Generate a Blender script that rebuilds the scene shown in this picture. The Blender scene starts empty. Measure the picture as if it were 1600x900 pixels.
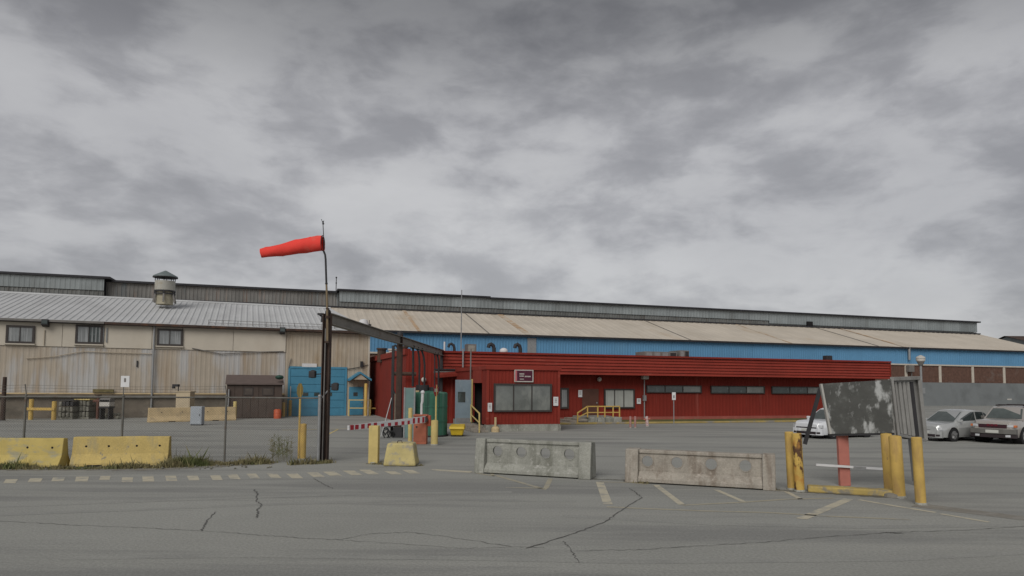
import bpy, bmesh, math, random
from mathutils import Vector, Matrix
random.seed(7)
SC = bpy.context.scene
COL = SC.collection
# ------------------------------------------------------------------ camera
F = 1042.0; PITCH = math.radians(3.5); ROLL = math.atan(0.008); CAMZ = 2.5
SHIFT = (152.0 - F*math.tan(PITCH))/1600.0
cd = bpy.data.cameras.new('camera'); cam = bpy.data.objects.new('camera', cd); COL.objects.link(cam)
cd.sensor_width = 36; cd.lens = 36*F/1600; cd.shift_y = SHIFT; cd.clip_end = 5000; cd.clip_start = .1
CM = Matrix.Rotation(math.pi/2+PITCH, 4, 'X') @ Matrix.Rotation(ROLL, 4, 'Z')
CM.translation = Vector((0, 0, CAMZ)); cam.matrix_world = CM
SC.camera = cam
CR = CM.to_3x3(); CO = Vector((0, 0, CAMZ))
SC.render.resolution_x = 1024; SC.render.resolution_y = 576
# ------------------------------------------------------------------ light
SC.view_settings.view_transform = 'Standard'; SC.view_settings.look = 'None'
SC.view_settings.exposure = 0.42; SC.view_settings.gamma = 1.0
SUN_EL, SUN_AZ = math.radians(38), math.radians(200)   # azimuth measured from +Y clockwise: behind the camera, a little left
sd = bpy.data.lights.new('sun', 'SUN'); sd.energy = 1.5; sd.angle = math.radians(40); sd.color = (1, .97, .93)
sun = bpy.data.objects.new('sun', sd); COL.objects.link(sun)
sdir = Vector((math.sin(SUN_AZ)*math.cos(SUN_EL), math.cos(SUN_AZ)*math.cos(SUN_EL), math.sin(SUN_EL)))
sun.rotation_euler = sdir.to_track_quat('Z', 'Y').to_euler(); sun.location = sdir*60
# ------------------------------------------------------------------ sky
SKYOFF = (2.0, 5.0, 1.0)
W = bpy.data.worlds.new('World'); SC.world = W; W.use_nodes = True
nt = W.node_tree; nt.nodes.clear()
def wn(t, **k):
    n = nt.nodes.new(t)
    for a, b in k.items(): setattr(n, a, b)
    return n
def wl(a, b): nt.links.new(a, b)
def wmath(op, a, b=None, clamp=False):
    n = wn('ShaderNodeMath', operation=op, use_clamp=clamp)
    for i, x in enumerate((a, b)):
        if x is None: continue
        if isinstance(x, (int, float)): n.inputs[i].default_value = x
        else: wl(x, n.inputs[i])
    return n.outputs[0]
out = wn('ShaderNodeOutputWorld'); bg = wn('ShaderNodeBackground'); bg.inputs[1].default_value = 0.1
sky = wn('ShaderNodeTexSky', sky_type='NISHITA'); sky.sun_disc = False
sky.sun_elevation = SUN_EL; sky.sun_rotation = SUN_AZ
tc = wn('ShaderNodeTexCoord'); sx = wn('ShaderNodeSeparateXYZ'); wl(tc.outputs['Generated'], sx.inputs[0])
zc = wmath('MAXIMUM', sx.outputs[2], 0.0)
# cloud layer: stretched direction, warped by a slow noise so that the lumps have ragged edges
mpd = wn('ShaderNodeMapping'); mpd.inputs['Scale'].default_value = (1, 1, 2.3); mpd.inputs['Location'].default_value = SKYOFF; wl(tc.outputs['Generated'], mpd.inputs[0])
wpn = wn('ShaderNodeTexNoise'); wpn.inputs['Scale'].default_value = 4.0; wpn.inputs['Detail'].default_value = 5; wl(mpd.outputs[0], wpn.inputs['Vector'])
wsb = wn('ShaderNodeVectorMath', operation='SUBTRACT'); wl(wpn.outputs['Color'], wsb.inputs[0]); wsb.inputs[1].default_value = (.5, .5, .5)
wsc = wn('ShaderNodeVectorMath', operation='SCALE'); wl(wsb.outputs[0], wsc.inputs[0]); wsc.inputs['Scale'].default_value = .10
wad = wn('ShaderNodeVectorMath', operation='ADD'); wl(mpd.outputs[0], wad.inputs[0]); wl(wsc.outputs[0], wad.inputs[1])
def wnoise(scale, detail, rough, loc, src=wad):
    mp = wn('ShaderNodeMapping'); mp.inputs['Location'].default_value = loc; wl(src.outputs[0], mp.inputs[0])
    n = wn('ShaderNodeTexNoise'); wl(mp.outputs[0], n.inputs['Vector'])
    n.inputs['Scale'].default_value = scale; n.inputs['Detail'].default_value = detail; n.inputs['Roughness'].default_value = rough
    return n.outputs[0]
def wstep(x, a, b):
    n = wn('ShaderNodeMapRange', interpolation_type='SMOOTHSTEP'); wl(x, n.inputs[0]); n.inputs[1].default_value = a; n.inputs[2].default_value = b; return n.outputs[0]
n1 = wnoise(6.0, 10, .545, (3.1, 1.7, 0))
n2 = wnoise(3.1, 10, .585, (7.3, 4.2, 2.0))
n3 = wnoise(1.5, 3, .5, (1.3, 9.1, 5.0))
s = wmath('ADD', wmath('MULTIPLY', wstep(n1, .34, .62), .27), wmath('MULTIPLY', n2, .40))
s = wmath('ADD', wmath('ADD', s, .03), wmath('MULTIPLY', n3, .32))
rp = wn('ShaderNodeValToRGB'); wl(s, rp.inputs[0])
e = rp.color_ramp.elements
K = .69
def kc(v, w=0): return (v*K, (v-.002)*K, (v+w)*K, 1)
e[0].position = .36; e[0].color = kc(.31, .012)
e[1].position = .88; e[1].color = kc(.66)
for pos, c in ((.50, kc(.40, .012)), (.60, kc(.475, .010)), (.70, kc(.54, .006))):
    x = e.new(pos); x.color = c
# thinner cloud towards the horizon lets more light through, heavier cloud overhead
ze = wn('ShaderNodeMapRange'); wl(zc, ze.inputs[0])
ze.inputs[1].default_value = .34; ze.inputs[2].default_value = .52; ze.inputs[3].default_value = 1.04; ze.inputs[4].default_value = .50; ze.interpolation_type = 'SMOOTHSTEP'
ml = wn('ShaderNodeMix', data_type='RGBA', blend_type='MULTIPLY'); ml.inputs[0].default_value = 1
wl(rp.outputs[0], ml.inputs[6]); cb = wn('ShaderNodeCombineColor')
for i in range(3): wl(ze.outputs[0], cb.inputs[i])
wl(cb.outputs[0], ml.inputs[7])
sc10 = wn('ShaderNodeMix', data_type='RGBA', blend_type='MULTIPLY'); sc10.inputs[0].default_value = 1
wl(ml.outputs[2], sc10.inputs[6]); sc10.inputs[7].default_value = (10, 10, 10, 1)
mx = wn('ShaderNodeMix', data_type='RGBA'); mx.inputs[0].default_value = .95
wl(sky.outputs[0], mx.inputs[6]); wl(sc10.outputs[2], mx.inputs[7])
wl(mx.outputs[2], bg.inputs[0]); wl(bg.outputs[0], out.inputs[0])

# ------------------------------------------------------------------ placing helpers
def ray(u, v):
    return CR @ Vector(((u-800)/F, -(v-450-SHIFT*1600)/F, -1))
def P(u, v, Y):                       # point on the sight line at world depth Y
    d = ray(u, v); return CO + d*(Y/d.y)
def G(u, v, z=0.0):                   # point on the ground
    d = ray(u, v); return CO + d*((z-CAMZ)/d.z)
def hgt(u, v, Y): return P(u, v, Y).z
class Frame:                          # a facade's own axes: x along, y away from the camera, z up
    def __init__(s, c, slope, u0):
        t = (u0-800)/F; Y = c/(1-slope*t); s.o = Vector((t*Y, Y, 0)); s.a = math.atan(slope)
        s.d = Vector((math.cos(s.a), math.sin(s.a), 0)); s.n = Vector((-math.sin(s.a), math.cos(s.a), 0))
    def at(s, u, v, y=0.0):
        d = ray(u, v); k = (s.n.dot(s.o - CO)+y)/s.n.dot(d); p = CO + d*k
        return (p-s.o).dot(s.d), p.z
    def x(s, u, y=0.0, v=600): return s.at(u, v, y)[0]
    def rect(s, u0, v0, u1, v1, y=0.0):
        um, vm = (u0+u1)/2, (v0+v1)/2
        return s.at(u0, vm, y)[0], s.at(u1, vm, y)[0], s.at(um, v1, y)[1], s.at(um, v0, y)[1]
    def loc(s, w):
        w = Vector(w); return (w-s.o).dot(s.d), (w-s.o).dot(s.n), w.z

# ------------------------------------------------------------------ mesh builder
class MB:
    def __init__(s): s.v = []; s.f = []
    def add(s, vs, fs):
        b = len(s.v); s.v += [tuple(x) for x in vs]; s.f += [tuple(b+i for i in f) for f in fs]; return s
    def box(s, x0, y0, z0, x1, y1, z1, M=None):
        vs = [Vector(q) for q in ((x0,y0,z0),(x1,y0,z0),(x1,y1,z0),(x0,y1,z0),(x0,y0,z1),(x1,y0,z1),(x1,y1,z1),(x0,y1,z1))]
        if M: vs = [M @ q for q in vs]
        return s.add(vs, [(0,3,2,1),(4,5,6,7),(0,1,5,4),(1,2,6,5),(2,3,7,6),(3,0,4,7)])
    def cbox(s, c, sx, sy, sz, M=None): return s.box(c[0]-sx/2,c[1]-sy/2,c[2]-sz/2,c[0]+sx/2,c[1]+sy/2,c[2]+sz/2,M)
    def cyl(s, a, b, r0, r1=None, n=12, cap=True):
        a, b = Vector(a), Vector(b); r1 = r0 if r1 is None else r1
        q = (b-a).to_track_quat('Z', 'Y'); X = q @ Vector((1,0,0)); Y = q @ Vector((0,1,0))
        vs = []
        for c, r in ((a, r0), (b, r1)):
            for i in range(n):
                t = 2*math.pi*i/n; vs.append(c + X*(r*math.cos(t)) + Y*(r*math.sin(t)))
        fs = [(i, (i+1) % n, n+(i+1) % n, n+i) for i in range(n)]
        if cap: fs += [tuple(range(n-1, -1, -1)), tuple(range(n, 2*n))]
        return s.add(vs, fs)
    def bar(s, a, b, w, h=None):      # rectangular bar between two points
        a, b = Vector(a), Vector(b); h = h or w
        d = (b-a).normalized(); up = Vector((0,0,1)) if abs(d.z) < .9 else Vector((0,1,0))
        X = d.cross(up).normalized(); Z = X.cross(d).normalized()
        vs = []
        for c in (a, b):
            for i, j in ((-1,-1),(1,-1),(1,1),(-1,1)): vs.append(c + X*(i*w/2) + Z*(j*h/2))
        return s.add(vs, [(3,2,1,0),(4,5,6,7),(0,1,5,4),(1,2,6,5),(2,3,7,6),(3,0,4,7)])
    def tube(s, pts, r, n=8):
        pts = [Vector(p) for p in pts]; vs = []; fs = []; m = len(pts)
        pX = None
        for i, p in enumerate(pts):
            d = (pts[min(i+1, m-1)]-pts[max(i-1, 0)]).normalized()
            if pX is None:
                up = Vector((0,0,1)) if abs(d.z) < .9 else Vector((1,0,0)); X = d.cross(up).normalized()
            else:
                X = (pX - d*pX.dot(d)).normalized()
            pX = X; Y = d.cross(X); rr = r[i] if isinstance(r, (list, tuple)) else r
            for k in range(n):
                t = 2*math.pi*k/n; vs.append(p + X*(rr*math.cos(t)) + Y*(rr*math.sin(t)))
        for i in range(m-1):
            for k in range(n):
                fs.append((i*n+k, i*n+(k+1) % n, (i+1)*n+(k+1) % n, (i+1)*n+k))
        fs += [tuple(range(n-1, -1, -1)), tuple(range((m-1)*n, m*n))]
        return s.add(vs, fs)
    def lathe(s, prof, c=(0,0,0), n=24, cap=True):
        vs = []; fs = []; m = len(prof)
        for r, z in prof:
            for i in range(n):
                t = 2*math.pi*i/n; vs.append((c[0]+r*math.cos(t), c[1]+r*math.sin(t), c[2]+z))
        for j in range(m-1):
            for i in range(n): fs.append((j*n+i, j*n+(i+1) % n, (j+1)*n+(i+1) % n, (j+1)*n+i))
        if cap: fs += [tuple(range(n-1, -1, -1)), tuple(range((m-1)*n, m*n))]
        return s.add(vs, fs)
    def ext(s, poly, axis, a, b):     # polygon extruded along an axis: poly gives the two other coordinates
        n = len(poly); vs = []
        for t in (a, b):
            for p, q in poly:
                vs.append({'x': (t, p, q), 'y': (p, t, q), 'z': (p, q, t)}[axis])
        fs = [(i, (i+1) % n, n+(i+1) % n, n+i) for i in range(n)] + [tuple(range(n-1, -1, -1)), tuple(range(n, 2*n))]
        return s.add(vs, fs)
    def corr(s, x0, x1, z0, z1, y, pitch, dep, flat=.6, th=.02):   # upright ribbed sheet, ribs vertical, real thickness
        xs = []; x = x0; n = max(1, round((x1-x0)/pitch)); p = (x1-x0)/n
        for i in range(n):
            b = x0+i*p; xs += [(b, y), (b+p*flat*.5, y), (b+p*(flat*.5+.12), y-dep), (b+p*(flat*.5+.38), y-dep), (b+p*(flat*.5+.5), y)]
        xs.append((x1, y))
        vs = [(a, b, z0) for a, b in xs]+[(a, b, z1) for a, b in xs]; m = len(xs)
        vs += [(a, y+th, z0) for a, b in xs]+[(a, y+th, z1) for a, b in xs]
        fs = []
        for i in range(m-1):
            fs += [(i, i+1, m+i+1, m+i), (2*m+i+1, 2*m+i, 3*m+i, 3*m+i+1), (m+i, m+i+1, 3*m+i+1, 3*m+i), (i+1, i, 2*m+i, 2*m+i+1)]
        fs += [(0, m, 3*m, 2*m), (m-1, 3*m-1, 4*m-1, 2*m-1)]
        return s.add(vs, fs)
    def slope(s, x0, x1, y0, z0, y1, z1, pitch, dep, th=.05):      # ribbed roof sheet, ribs down the slope
        n = max(1, round((x1-x0)/pitch)); p = (x1-x0)/n; xs = []
        for i in range(n):
            b = x0+i*p; xs += [(b, 0), (b+p*.55, 0), (b+p*.68, dep), (b+p*.87, dep)]
        xs.append((x1, 0)); m = len(xs); vs = []
        for (yy, zz, off) in ((y0, z0, 0), (y1, z1, 0)):
            vs += [(a, yy, zz+h) for a, h in xs]
        for (yy, zz) in ((y0, z0), (y1, z1)): vs += [(a, yy, zz-th) for a, h in xs]
        fs = []
        for i in range(m-1):
            fs += [(i, i+1, m+i+1, m+i), (2*m+i+1, 2*m+i, 3*m+i, 3*m+i+1), (i+1, i, 2*m+i, 2*m+i+1), (m+i, m+i+1, 3*m+i+1, 3*m+i)]
        fs += [(0, m, 3*m, 2*m), (m-1, 3*m-1, 4*m-1, 2*m-1)]
        return s.add(vs, fs)
    def ball(s, c, r, n=12, m=8, sz=1.0):
        prof = [(max(1e-3, r*math.sin(math.pi*j/m)), -r*sz*math.cos(math.pi*j/m)) for j in range(m+1)]
        return s.lathe(prof, c, n)
    def build(s, name, mt, parent=None, bev=0, smooth=False, kind=None, label=None, loc=None, fix=True):
        me = bpy.data.meshes.new(name); me.from_pydata(s.v, [], s.f)
        if fix:
            bm = bmesh.new(); bm.from_mesh(me); bmesh.ops.recalc_face_normals(bm, faces=bm.faces); bm.to_mesh(me); bm.free()
        me.materials.append(mt)
        o = bpy.data.objects.new(name, me); COL.objects.link(o)
        if parent: o.parent = parent
        if loc: o.location = loc
        if smooth:
            for p in me.polygons: p.use_smooth = True
            md = o.modifiers.new('edges', 'EDGE_SPLIT'); md.split_angle = math.radians(38)
        if bev:
            md = o.modifiers.new('bevel', 'BEVEL'); md.width = bev; md.segments = 2; md.limit_method = 'ANGLE'
        if kind: o['kind'] = kind
        if label: o['label'] = label
        return o
def thing(name, label, cat, loc=(0,0,0), rz=0, group=None, rx=0, ry=0):
    o = bpy.data.objects.new(name, None); COL.objects.link(o); o.empty_display_size = .3
    o.location = loc; o.rotation_euler = (rx, ry, rz); o['label'] = label; o['category'] = cat
    if group: o['group'] = group
    return o
def copy_tree(o, parent=None):
    c = o.copy(); COL.objects.link(c)
    if parent: c.parent = parent
    for ch in list(o.children): copy_tree(ch, c)
    return c
def dup(o, loc, label, rz=None, rx=None, ry=None, scale=None):
    c = copy_tree(o); c.location = loc; c['label'] = label
    e = list(c.rotation_euler)
    for i, a in enumerate((rx, ry, rz)):
        if a is not None: e[i] = a
    c.rotation_euler = e
    if scale: c.scale = scale
    return c

# ------------------------------------------------------------------ materials
MC = {}
def mat(name, col, rough=.75, var=.14, scale=2.5, col2=None, thr=(.52, .66), s2=1.0, str2=(1,1,1), col3=None, thr3=(.6, .7), s3=4, str3=(1,1,1),
        bump=0, bscale=30, metal=0, rand=0, spec=.35, det=6, coat=0, grit=0, gs=30):
    if name in MC: return MC[name]
    m = bpy.data.materials.new(name); m.use_nodes = True; t = m.node_tree; N = t.nodes; L = t.links
    b = N['Principled BSDF']; b.inputs['Roughness'].default_value = rough; b.inputs['Metallic'].default_value = metal
    b.inputs['Specular IOR Level'].default_value = spec; b.inputs['Coat Weight'].default_value = coat
    tcn = N.new('ShaderNodeTexCoord')
    def noise(sc, st=(1,1,1), dt=det, loc=(0,0,0)):
        mp = N.new('ShaderNodeMapping'); mp.inputs['Scale'].default_value = st; mp.inputs['Location'].default_value = loc
        L.new(tcn.outputs['Object'], mp.inputs[0])
        n = N.new('ShaderNodeTexNoise'); n.inputs['Scale'].default_value = sc; n.inputs['Detail'].default_value = dt; n.inputs['Roughness'].default_value = .6
        L.new(mp.outputs[0], n.inputs['Vector']); return n.outputs[0]
    def mixc(f, a, c):
        x = N.new('ShaderNodeMix'); x.data_type = 'RGBA'
        if isinstance(f, float): x.inputs[0].default_value = f
        else: L.new(f, x.inputs[0])
        for i, q in ((6, a), (7, c)):
            if isinstance(q, tuple): x.inputs[i].default_value = (q[0], q[1], q[2], 1)
            else: L.new(q, x.inputs[i])
        return x.outputs[2]
    def ramp(f, a, c):
        x = N.new('ShaderNodeMapRange'); x.inputs[1].default_value = a; x.inputs[2].default_value = c; x.clamp = True; L.new(f, x.inputs[0]); return x.outputs[0]
    lo = tuple(max(0, c*(1-var)) for c in col); hi = tuple(min(1, c*(1+var)) for c in col)
    base = mixc(ramp(noise(scale), .3, .7), lo, hi)
    if col2: base = mixc(ramp(noise(s2, str2, loc=(4.1, 2.3, 7.7)), *thr), base, tuple(col2))
    if col3: base = mixc(ramp(noise(s3, str3, loc=(1.9, 8.3, 3.1)), *thr3), base, tuple(col3))
    if grit:
        hg = N.new('ShaderNodeHueSaturation'); rg = N.new('ShaderNodeMapRange'); rg.inputs[1].default_value = .3; rg.inputs[2].default_value = .7; rg.inputs[3].default_value = 1-grit; rg.inputs[4].default_value = 1+grit
        L.new(noise(gs, dt=4), rg.inputs[0]); L.new(rg.outputs[0], hg.inputs['Value']); L.new(base, hg.inputs['Color']); base = hg.outputs[0]
    if rand:
        oi = N.new('ShaderNodeObjectInfo'); hs = N.new('ShaderNodeHueSaturation'); r = N.new('ShaderNodeMapRange')
        r.inputs[3].default_value = 1-rand; r.inputs[4].default_value = 1+rand; L.new(oi.outputs['Random'], r.inputs[0])
        L.new(r.outputs[0], hs.inputs['Value']); L.new(base, hs.inputs['Color']); base = hs.outputs[0]
    L.new(base, b.inputs['Base Color'])
    if bump:
        bp = N.new('ShaderNodeBump'); bp.inputs['Strength'].default_value = bump; bp.inputs['Distance'].default_value = .02
        L.new(noise(bscale), bp.inputs['Height']); L.new(bp.outputs[0], b.inputs['Normal'])
    MC[name] = m; return m

M_ASPH = mat('asphalt', (.288,.288,.264), .95, .10, .18, (.222,.222,.208), (.48,.60), .55, (.16,1.3,1), (.312,.308,.282), (.56,.74), .9, (.12,1,1), .5, 28, det=10, grit=.16, gs=22)
M_PAINT = mat('worn_road_paint', (.47,.43,.33), .85, .12, 4, (.285,.283,.262), (.50,.66), 2.6, bump=.2, det=10)
M_PAINT2 = mat('faded_road_paint', (.36,.33,.25), .85, .12, 4, (.285,.283,.262), (.53,.70), 2.2, bump=.2, det=10)
M_CRACK = mat('tar_crack', (.11,.108,.10), .95, .25, 6, (.13,.128,.122), (.5,.65), 3)
M_CONC = mat('grey_concrete', (.29,.29,.255), .9, .16, 2.5, (.19,.19,.16), (.50,.66), 2.4, (1.5,1,.22), (.38,.375,.34), (.57,.68), 6, bump=.6, bscale=25, grit=.14, gs=24)
M_CONCB = mat('brown_concrete', (.325,.295,.25), .9, .14, 2.5, (.21,.175,.14), (.50,.66), 2.4, (1.5,1,.22), (.38,.34,.29), (.57,.68), 6, bump=.6, bscale=25, grit=.14, gs=24)
M_CONCY = mat('yellow_painted_concrete', (.50,.38,.14), .85, .12, 2, (.37,.31,.17), (.50,.68), 2.2, str2=(1.6,1,.5), bump=.5, bscale=25, col3=(.25,.225,.17), thr3=(.63,.70), s3=5, grit=.12, gs=26)
M_CONCYW = mat('worn_yellow_concrete', (.50,.42,.19), .88, .14, 2.5, (.33,.30,.23), (.50,.64), 4.5, bump=.5, bscale=30, col3=(.24,.22,.18), thr3=(.66,.73), s3=9)
M_TANB = mat('tan_painted_concrete', (.52,.40,.23), .88, .12, 2, (.38,.30,.19), (.55,.7), 2, bump=.3)
M_YEL = mat('yellow_paint', (.54,.365,.10), .7, .14, 3, (.40,.26,.09), (.54,.68), 3, (1,1,.3), (.20,.13,.07), (.645,.70), 6, (1,1,.6), bump=.2)
M_YELR = mat('rusty_yellow_paint', (.54,.36,.09), .7, .14, 3, (.10,.05,.025), (.525,.57), 4.5, (1,1,.45), (.45,.22,.05), (.50,.62), 2.2, bump=.25)
M_YELP = mat('pale_yellow_paint', (.56,.44,.17), .7, .1, 3, (.42,.34,.16), (.58,.75), 3, (1,1,.3), bump=.15)
M_RUST = mat('rusted_steel', (.055,.036,.028), .85, .25, 3, (.10,.05,.03), (.52,.68), 2, (1,1,.4), bump=.3)
M_DARK = mat('dark_steel', (.030,.029,.031), .65, .2, 4)
M_GALV = mat('galvanised_steel', (.28,.285,.285), .5, .14, 4, metal=.35, bump=.1)
M_GALVD = mat('dull_grey_steel', (.165,.155,.145), .65, .18, 3, (.12,.09,.07), (.6,.75), 2)
M_FENCE = mat('fence_steel', (.13,.125,.11), .7, .2, 5, (.11,.07,.045), (.55,.7), 4)
M_RED = mat('red_cladding', (.20,.021,.012), .85, .10, .8, (.165,.019,.011), (.5,.72), .35, (1,1,.5), (.25,.055,.04), (.60,.76), 1.3, (2,2,.15), bump=.05)
M_REDF = mat('red_fascia', (.235,.031,.019), .85, .10, 1.0, (.195,.026,.016), (.5,.72), .5, (1,1,2), (.29,.07,.05), (.60,.78), 1.1, (.5,1,3), bump=.05)
M_PLINTH = mat('pink_painted_plinth', (.30,.085,.065), .85, .15, 1.2, (.24,.13,.10), (.58,.75), 1.5)
M_BLUE = mat('blue_cladding', (.10,.25,.41), .6, .08, .4, (.11,.26,.41), (.56,.72), .35, (1,1,.25), rand=.05)
M_HROOF = mat('beige_roof_sheet', (.52,.465,.39), .8, .10, .22, (.46,.405,.33), (.52,.7), .35, (1,.12,1), (.45,.36,.26), (.62,.72), .12, (1,.3,1))
M_RSTAIN = mat('rust_stain', (.42,.29,.18), .85, .15, .8, (.50,.44,.36), (.42,.58), .6)
M_MONU = mat('pale_blue_sheet', (.225,.25,.255), .6, .12, .5, (.18,.195,.195), (.52,.7), .5, (1,1,.3), rand=.12)
M_MONL = mat('grey_louvre_sheet', (.135,.14,.135), .75, .22, 1.2, (.10,.09,.08), (.52,.7), 1.0, (3,1,.3), rand=.12)
M_MONR = mat('rust_streaked_sheet', (.17,.165,.155), .75, .2, .7, (.24,.16,.12), (.55,.72), 1.0, (1.6,1,.1), (.12,.15,.165), (.55,.7), .8, (1.6,1,.1), rand=.16)
M_BLACKE = mat('dark_roof_edge', (.022,.022,.026), .7, .2, 1)
M_BRICK = mat('brown_brick', (.115,.062,.045), .9, .25, 2.5, (.16,.13,.115), (.58,.75), .6)
M_WHITEC = mat('white_painted_concrete', (.50,.45,.38), .8, .1, 1)
M_GREYW = mat('grey_painted_wall', (.18,.193,.195), .75, .07, .3, (.13,.14,.14), (.5,.75), .4)
M_BEIGEU = mat('beige_panel', (.50,.455,.38), .9, .07, .6, (.45,.40,.325), (.52,.75), .5, (1,1,.4), rand=.03)
M_BEIGEL = mat('stained_beige_cladding', (.385,.335,.27), .9, .08, 1, (.42,.415,.405), (.47,.60), .30, (2.6,1,.55), (.35,.285,.215), (.5,.7), .9, (2,1,.14))
M_BEIGER = mat('beige_cladding', (.395,.34,.265), .82, .09, .8, (.31,.235,.15), (.52,.72), .7, (1.5,1,.3))
M_FOUND = mat('dirty_foundation', (.165,.14,.11), .92, .22, 1, (.10,.088,.07), (.5,.68), .8, (1,1,1.5), (.22,.19,.15), (.58,.72), 1.5)
M_GROOF = mat('grey_ribbed_roof', (.48,.485,.485), .65, .08, .3, (.38,.38,.38), (.52,.72), .35, (1,.2,1))
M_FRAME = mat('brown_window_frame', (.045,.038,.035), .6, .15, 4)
M_PANE = mat('curtained_pane', (.20,.21,.21), .12, .18, 1.4, (.30,.31,.31), (.5,.62), 2.2, (5,1,.15), spec=.6)
M_PANEL = mat('light_curtain_pane', (.36,.37,.34), .2, .08, 2, (.30,.31,.28), (.5,.65), 2, (4,1,.1), spec=.6)
M_PANED = mat('dim_pane', (.05,.065,.062), .08, .25, 1.5, (.14,.17,.165), (.55,.68), 1.2, (1.5,1,1), spec=.8)
M_PANER = mat('reflecting_pane', (.14,.15,.14), .07, .3, .9, (.22,.23,.21), (.5,.65), .7, (1.5,1,.8), spec=.8)
M_GDOOR = mat('blue_door_paint', (.065,.23,.345), .5, .08, 1.2, (.05,.18,.28), (.55,.72), 1.2, (1,1,.4))
M_LDOOR = mat('pale_blue_grey_door', (.22,.285,.33), .55, .1, 2, (.28,.34,.37), (.55,.68), 4, (1,1,.4))
M_BROWND = mat('brown_door_paint', (.09,.038,.026), .6, .12, 2)
M_SHED = mat('brown_shed_sheet', (.075,.055,.045), .7, .14, 2, bump=.05)
M_SHEDR = mat('brown_shed_roof', (.125,.095,.085), .7, .12, 2)
M_WHITE = mat('white_sign_paint', (.62,.62,.62), .6, .06, 4)
M_OFFW = mat('off_white_paint', (.48,.46,.42), .7, .1, 4)
M_BLACK = mat('black_rubber', (.016,.016,.017), .7, .2, 5)
M_VOID = mat('dark_interior', (.010,.009,.010), .9, .2, 2)
M_ORNG = mat('orange_drum_plastic', (.50,.10,.04), .55, .1, 3)
M_ORCAB = mat('faded_orange_paint', (.40,.13,.075), .65, .12, 2.5, (.32,.10,.06), (.55,.7), 2)
M_GREEN = mat('green_tank_paint', (.042,.145,.095), .75, .18, 1.5, (.10,.185,.145), (.52,.66), 1.8, (2,2,.12), (.03,.075,.055), (.53,.66), 2.2, (2.5,2.5,.10))
M_GREEND = mat('dark_green_plastic', (.018,.11,.07), .6, .1, 3)
M_TEAL = mat('teal_sheet', (.15,.235,.225), .6, .12, 2)
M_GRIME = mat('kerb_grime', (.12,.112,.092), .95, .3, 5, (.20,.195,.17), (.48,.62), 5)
M_BEAM = mat('rack_beam_paint', (.24,.225,.20), .8, .15, 2, (.16,.12,.10), (.55,.7), 1.5, (1,1,2))
M_TYREMARK = mat('tyre_mark', (.255,.255,.237), .95, .08, .8, (.288,.288,.264), (.38,.62), 1.1, grit=.16, gs=22)
M_SOCK = mat('red_windsock_cloth', (.78,.06,.045), .85, .06, 3, (.72,.11,.08), (.55,.75), 2)
M_BOOMW = mat('boom_white', (.70,.70,.70), .5, .06, 3)
M_BOOMR = mat('boom_red', (.42,.02,.035), .5, .08, 3)
M_STOP = mat('stop_red', (.34,.02,.02), .5, .08, 3)
M_PINK = mat('faded_red_post_paint', (.43,.16,.125), .8, .12, 3, (.48,.25,.20), (.55,.7), 2, (1,1,.3))
M_BOARD = mat('weathered_black_board', (.082,.083,.077), .85, .22, 2.2, (.42,.43,.42), (.555,.635), 2.3, (1.2,1,.55), (.16,.165,.155), (.55,.75), 5.5, bump=.2, det=9)
M_ALU = mat('dull_aluminium', (.27,.265,.25), .55, .12, 3, (.20,.19,.175), (.52,.7), 2, (1,1,.2), metal=.2)
M_GRASS = mat('dry_grass', (.19,.165,.085), .9, .3, 1.2, (.11,.13,.045), (.48,.6), 1.0)
M_LAWN = mat('lawn', (.10,.105,.035), .95, .3, 1.5, (.17,.135,.05), (.5,.65), .7, bump=.6)
M_DIRT = mat('roadside_dirt', (.215,.20,.17), .95, .18, 3, (.26,.25,.225), (.45,.65), 3, bump=.6)
M_SIGNM = mat('maroon_sign', (.075,.012,.03), .5, .08, 3)
M_SIGNP = mat('pink_sign_bar', (.46,.13,.14), .5, .08, 3)
M_CWHITE = mat('white_car_paint', (.66,.67,.69), .28, .03, 1, coat=.6, spec=.5)
M_CSILV = mat('silver_car_paint', (.50,.51,.50), .3, .03, 1, metal=.45, coat=.6, spec=.5)
M_CPEWT = mat('pewter_car_paint', (.42,.39,.36), .32, .04, 1, metal=.35, coat=.6, spec=.5)
M_CGLASS = mat('car_glass', (.028,.036,.036), .05, .2, 1, spec=.9)
M_CGLASS2 = mat('car_windscreen', (.075,.09,.085), .05, .3, 1.4, spec=.9)
M_TYRE = mat('tyre_rubber', (.018,.018,.019), .85, .2, 5)
M_RIM = mat('alloy_rim', (.33,.33,.33), .35, .1, 4, metal=.6)
M_LAMP = mat('headlamp_lens', (.50,.51,.52), .12, .15, 9, spec=.8)
M_AMBER = mat('amber_lens', (.55,.16,.05), .2, .1, 9)
M_TRIM = mat('black_car_trim', (.03,.022,.024), .5, .15, 4)
M_TRIMG = mat('grey_car_bumper', (.13,.125,.115), .5, .1, 4)
M_PLATE = mat('number_plate', (.50,.50,.46), .5, .05, 5)
M_PALLET = mat('mossy_grey_stone', (.16,.155,.125), .95, .35, 5, (.26,.25,.22), (.52,.65), 6, bump=.5)
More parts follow.
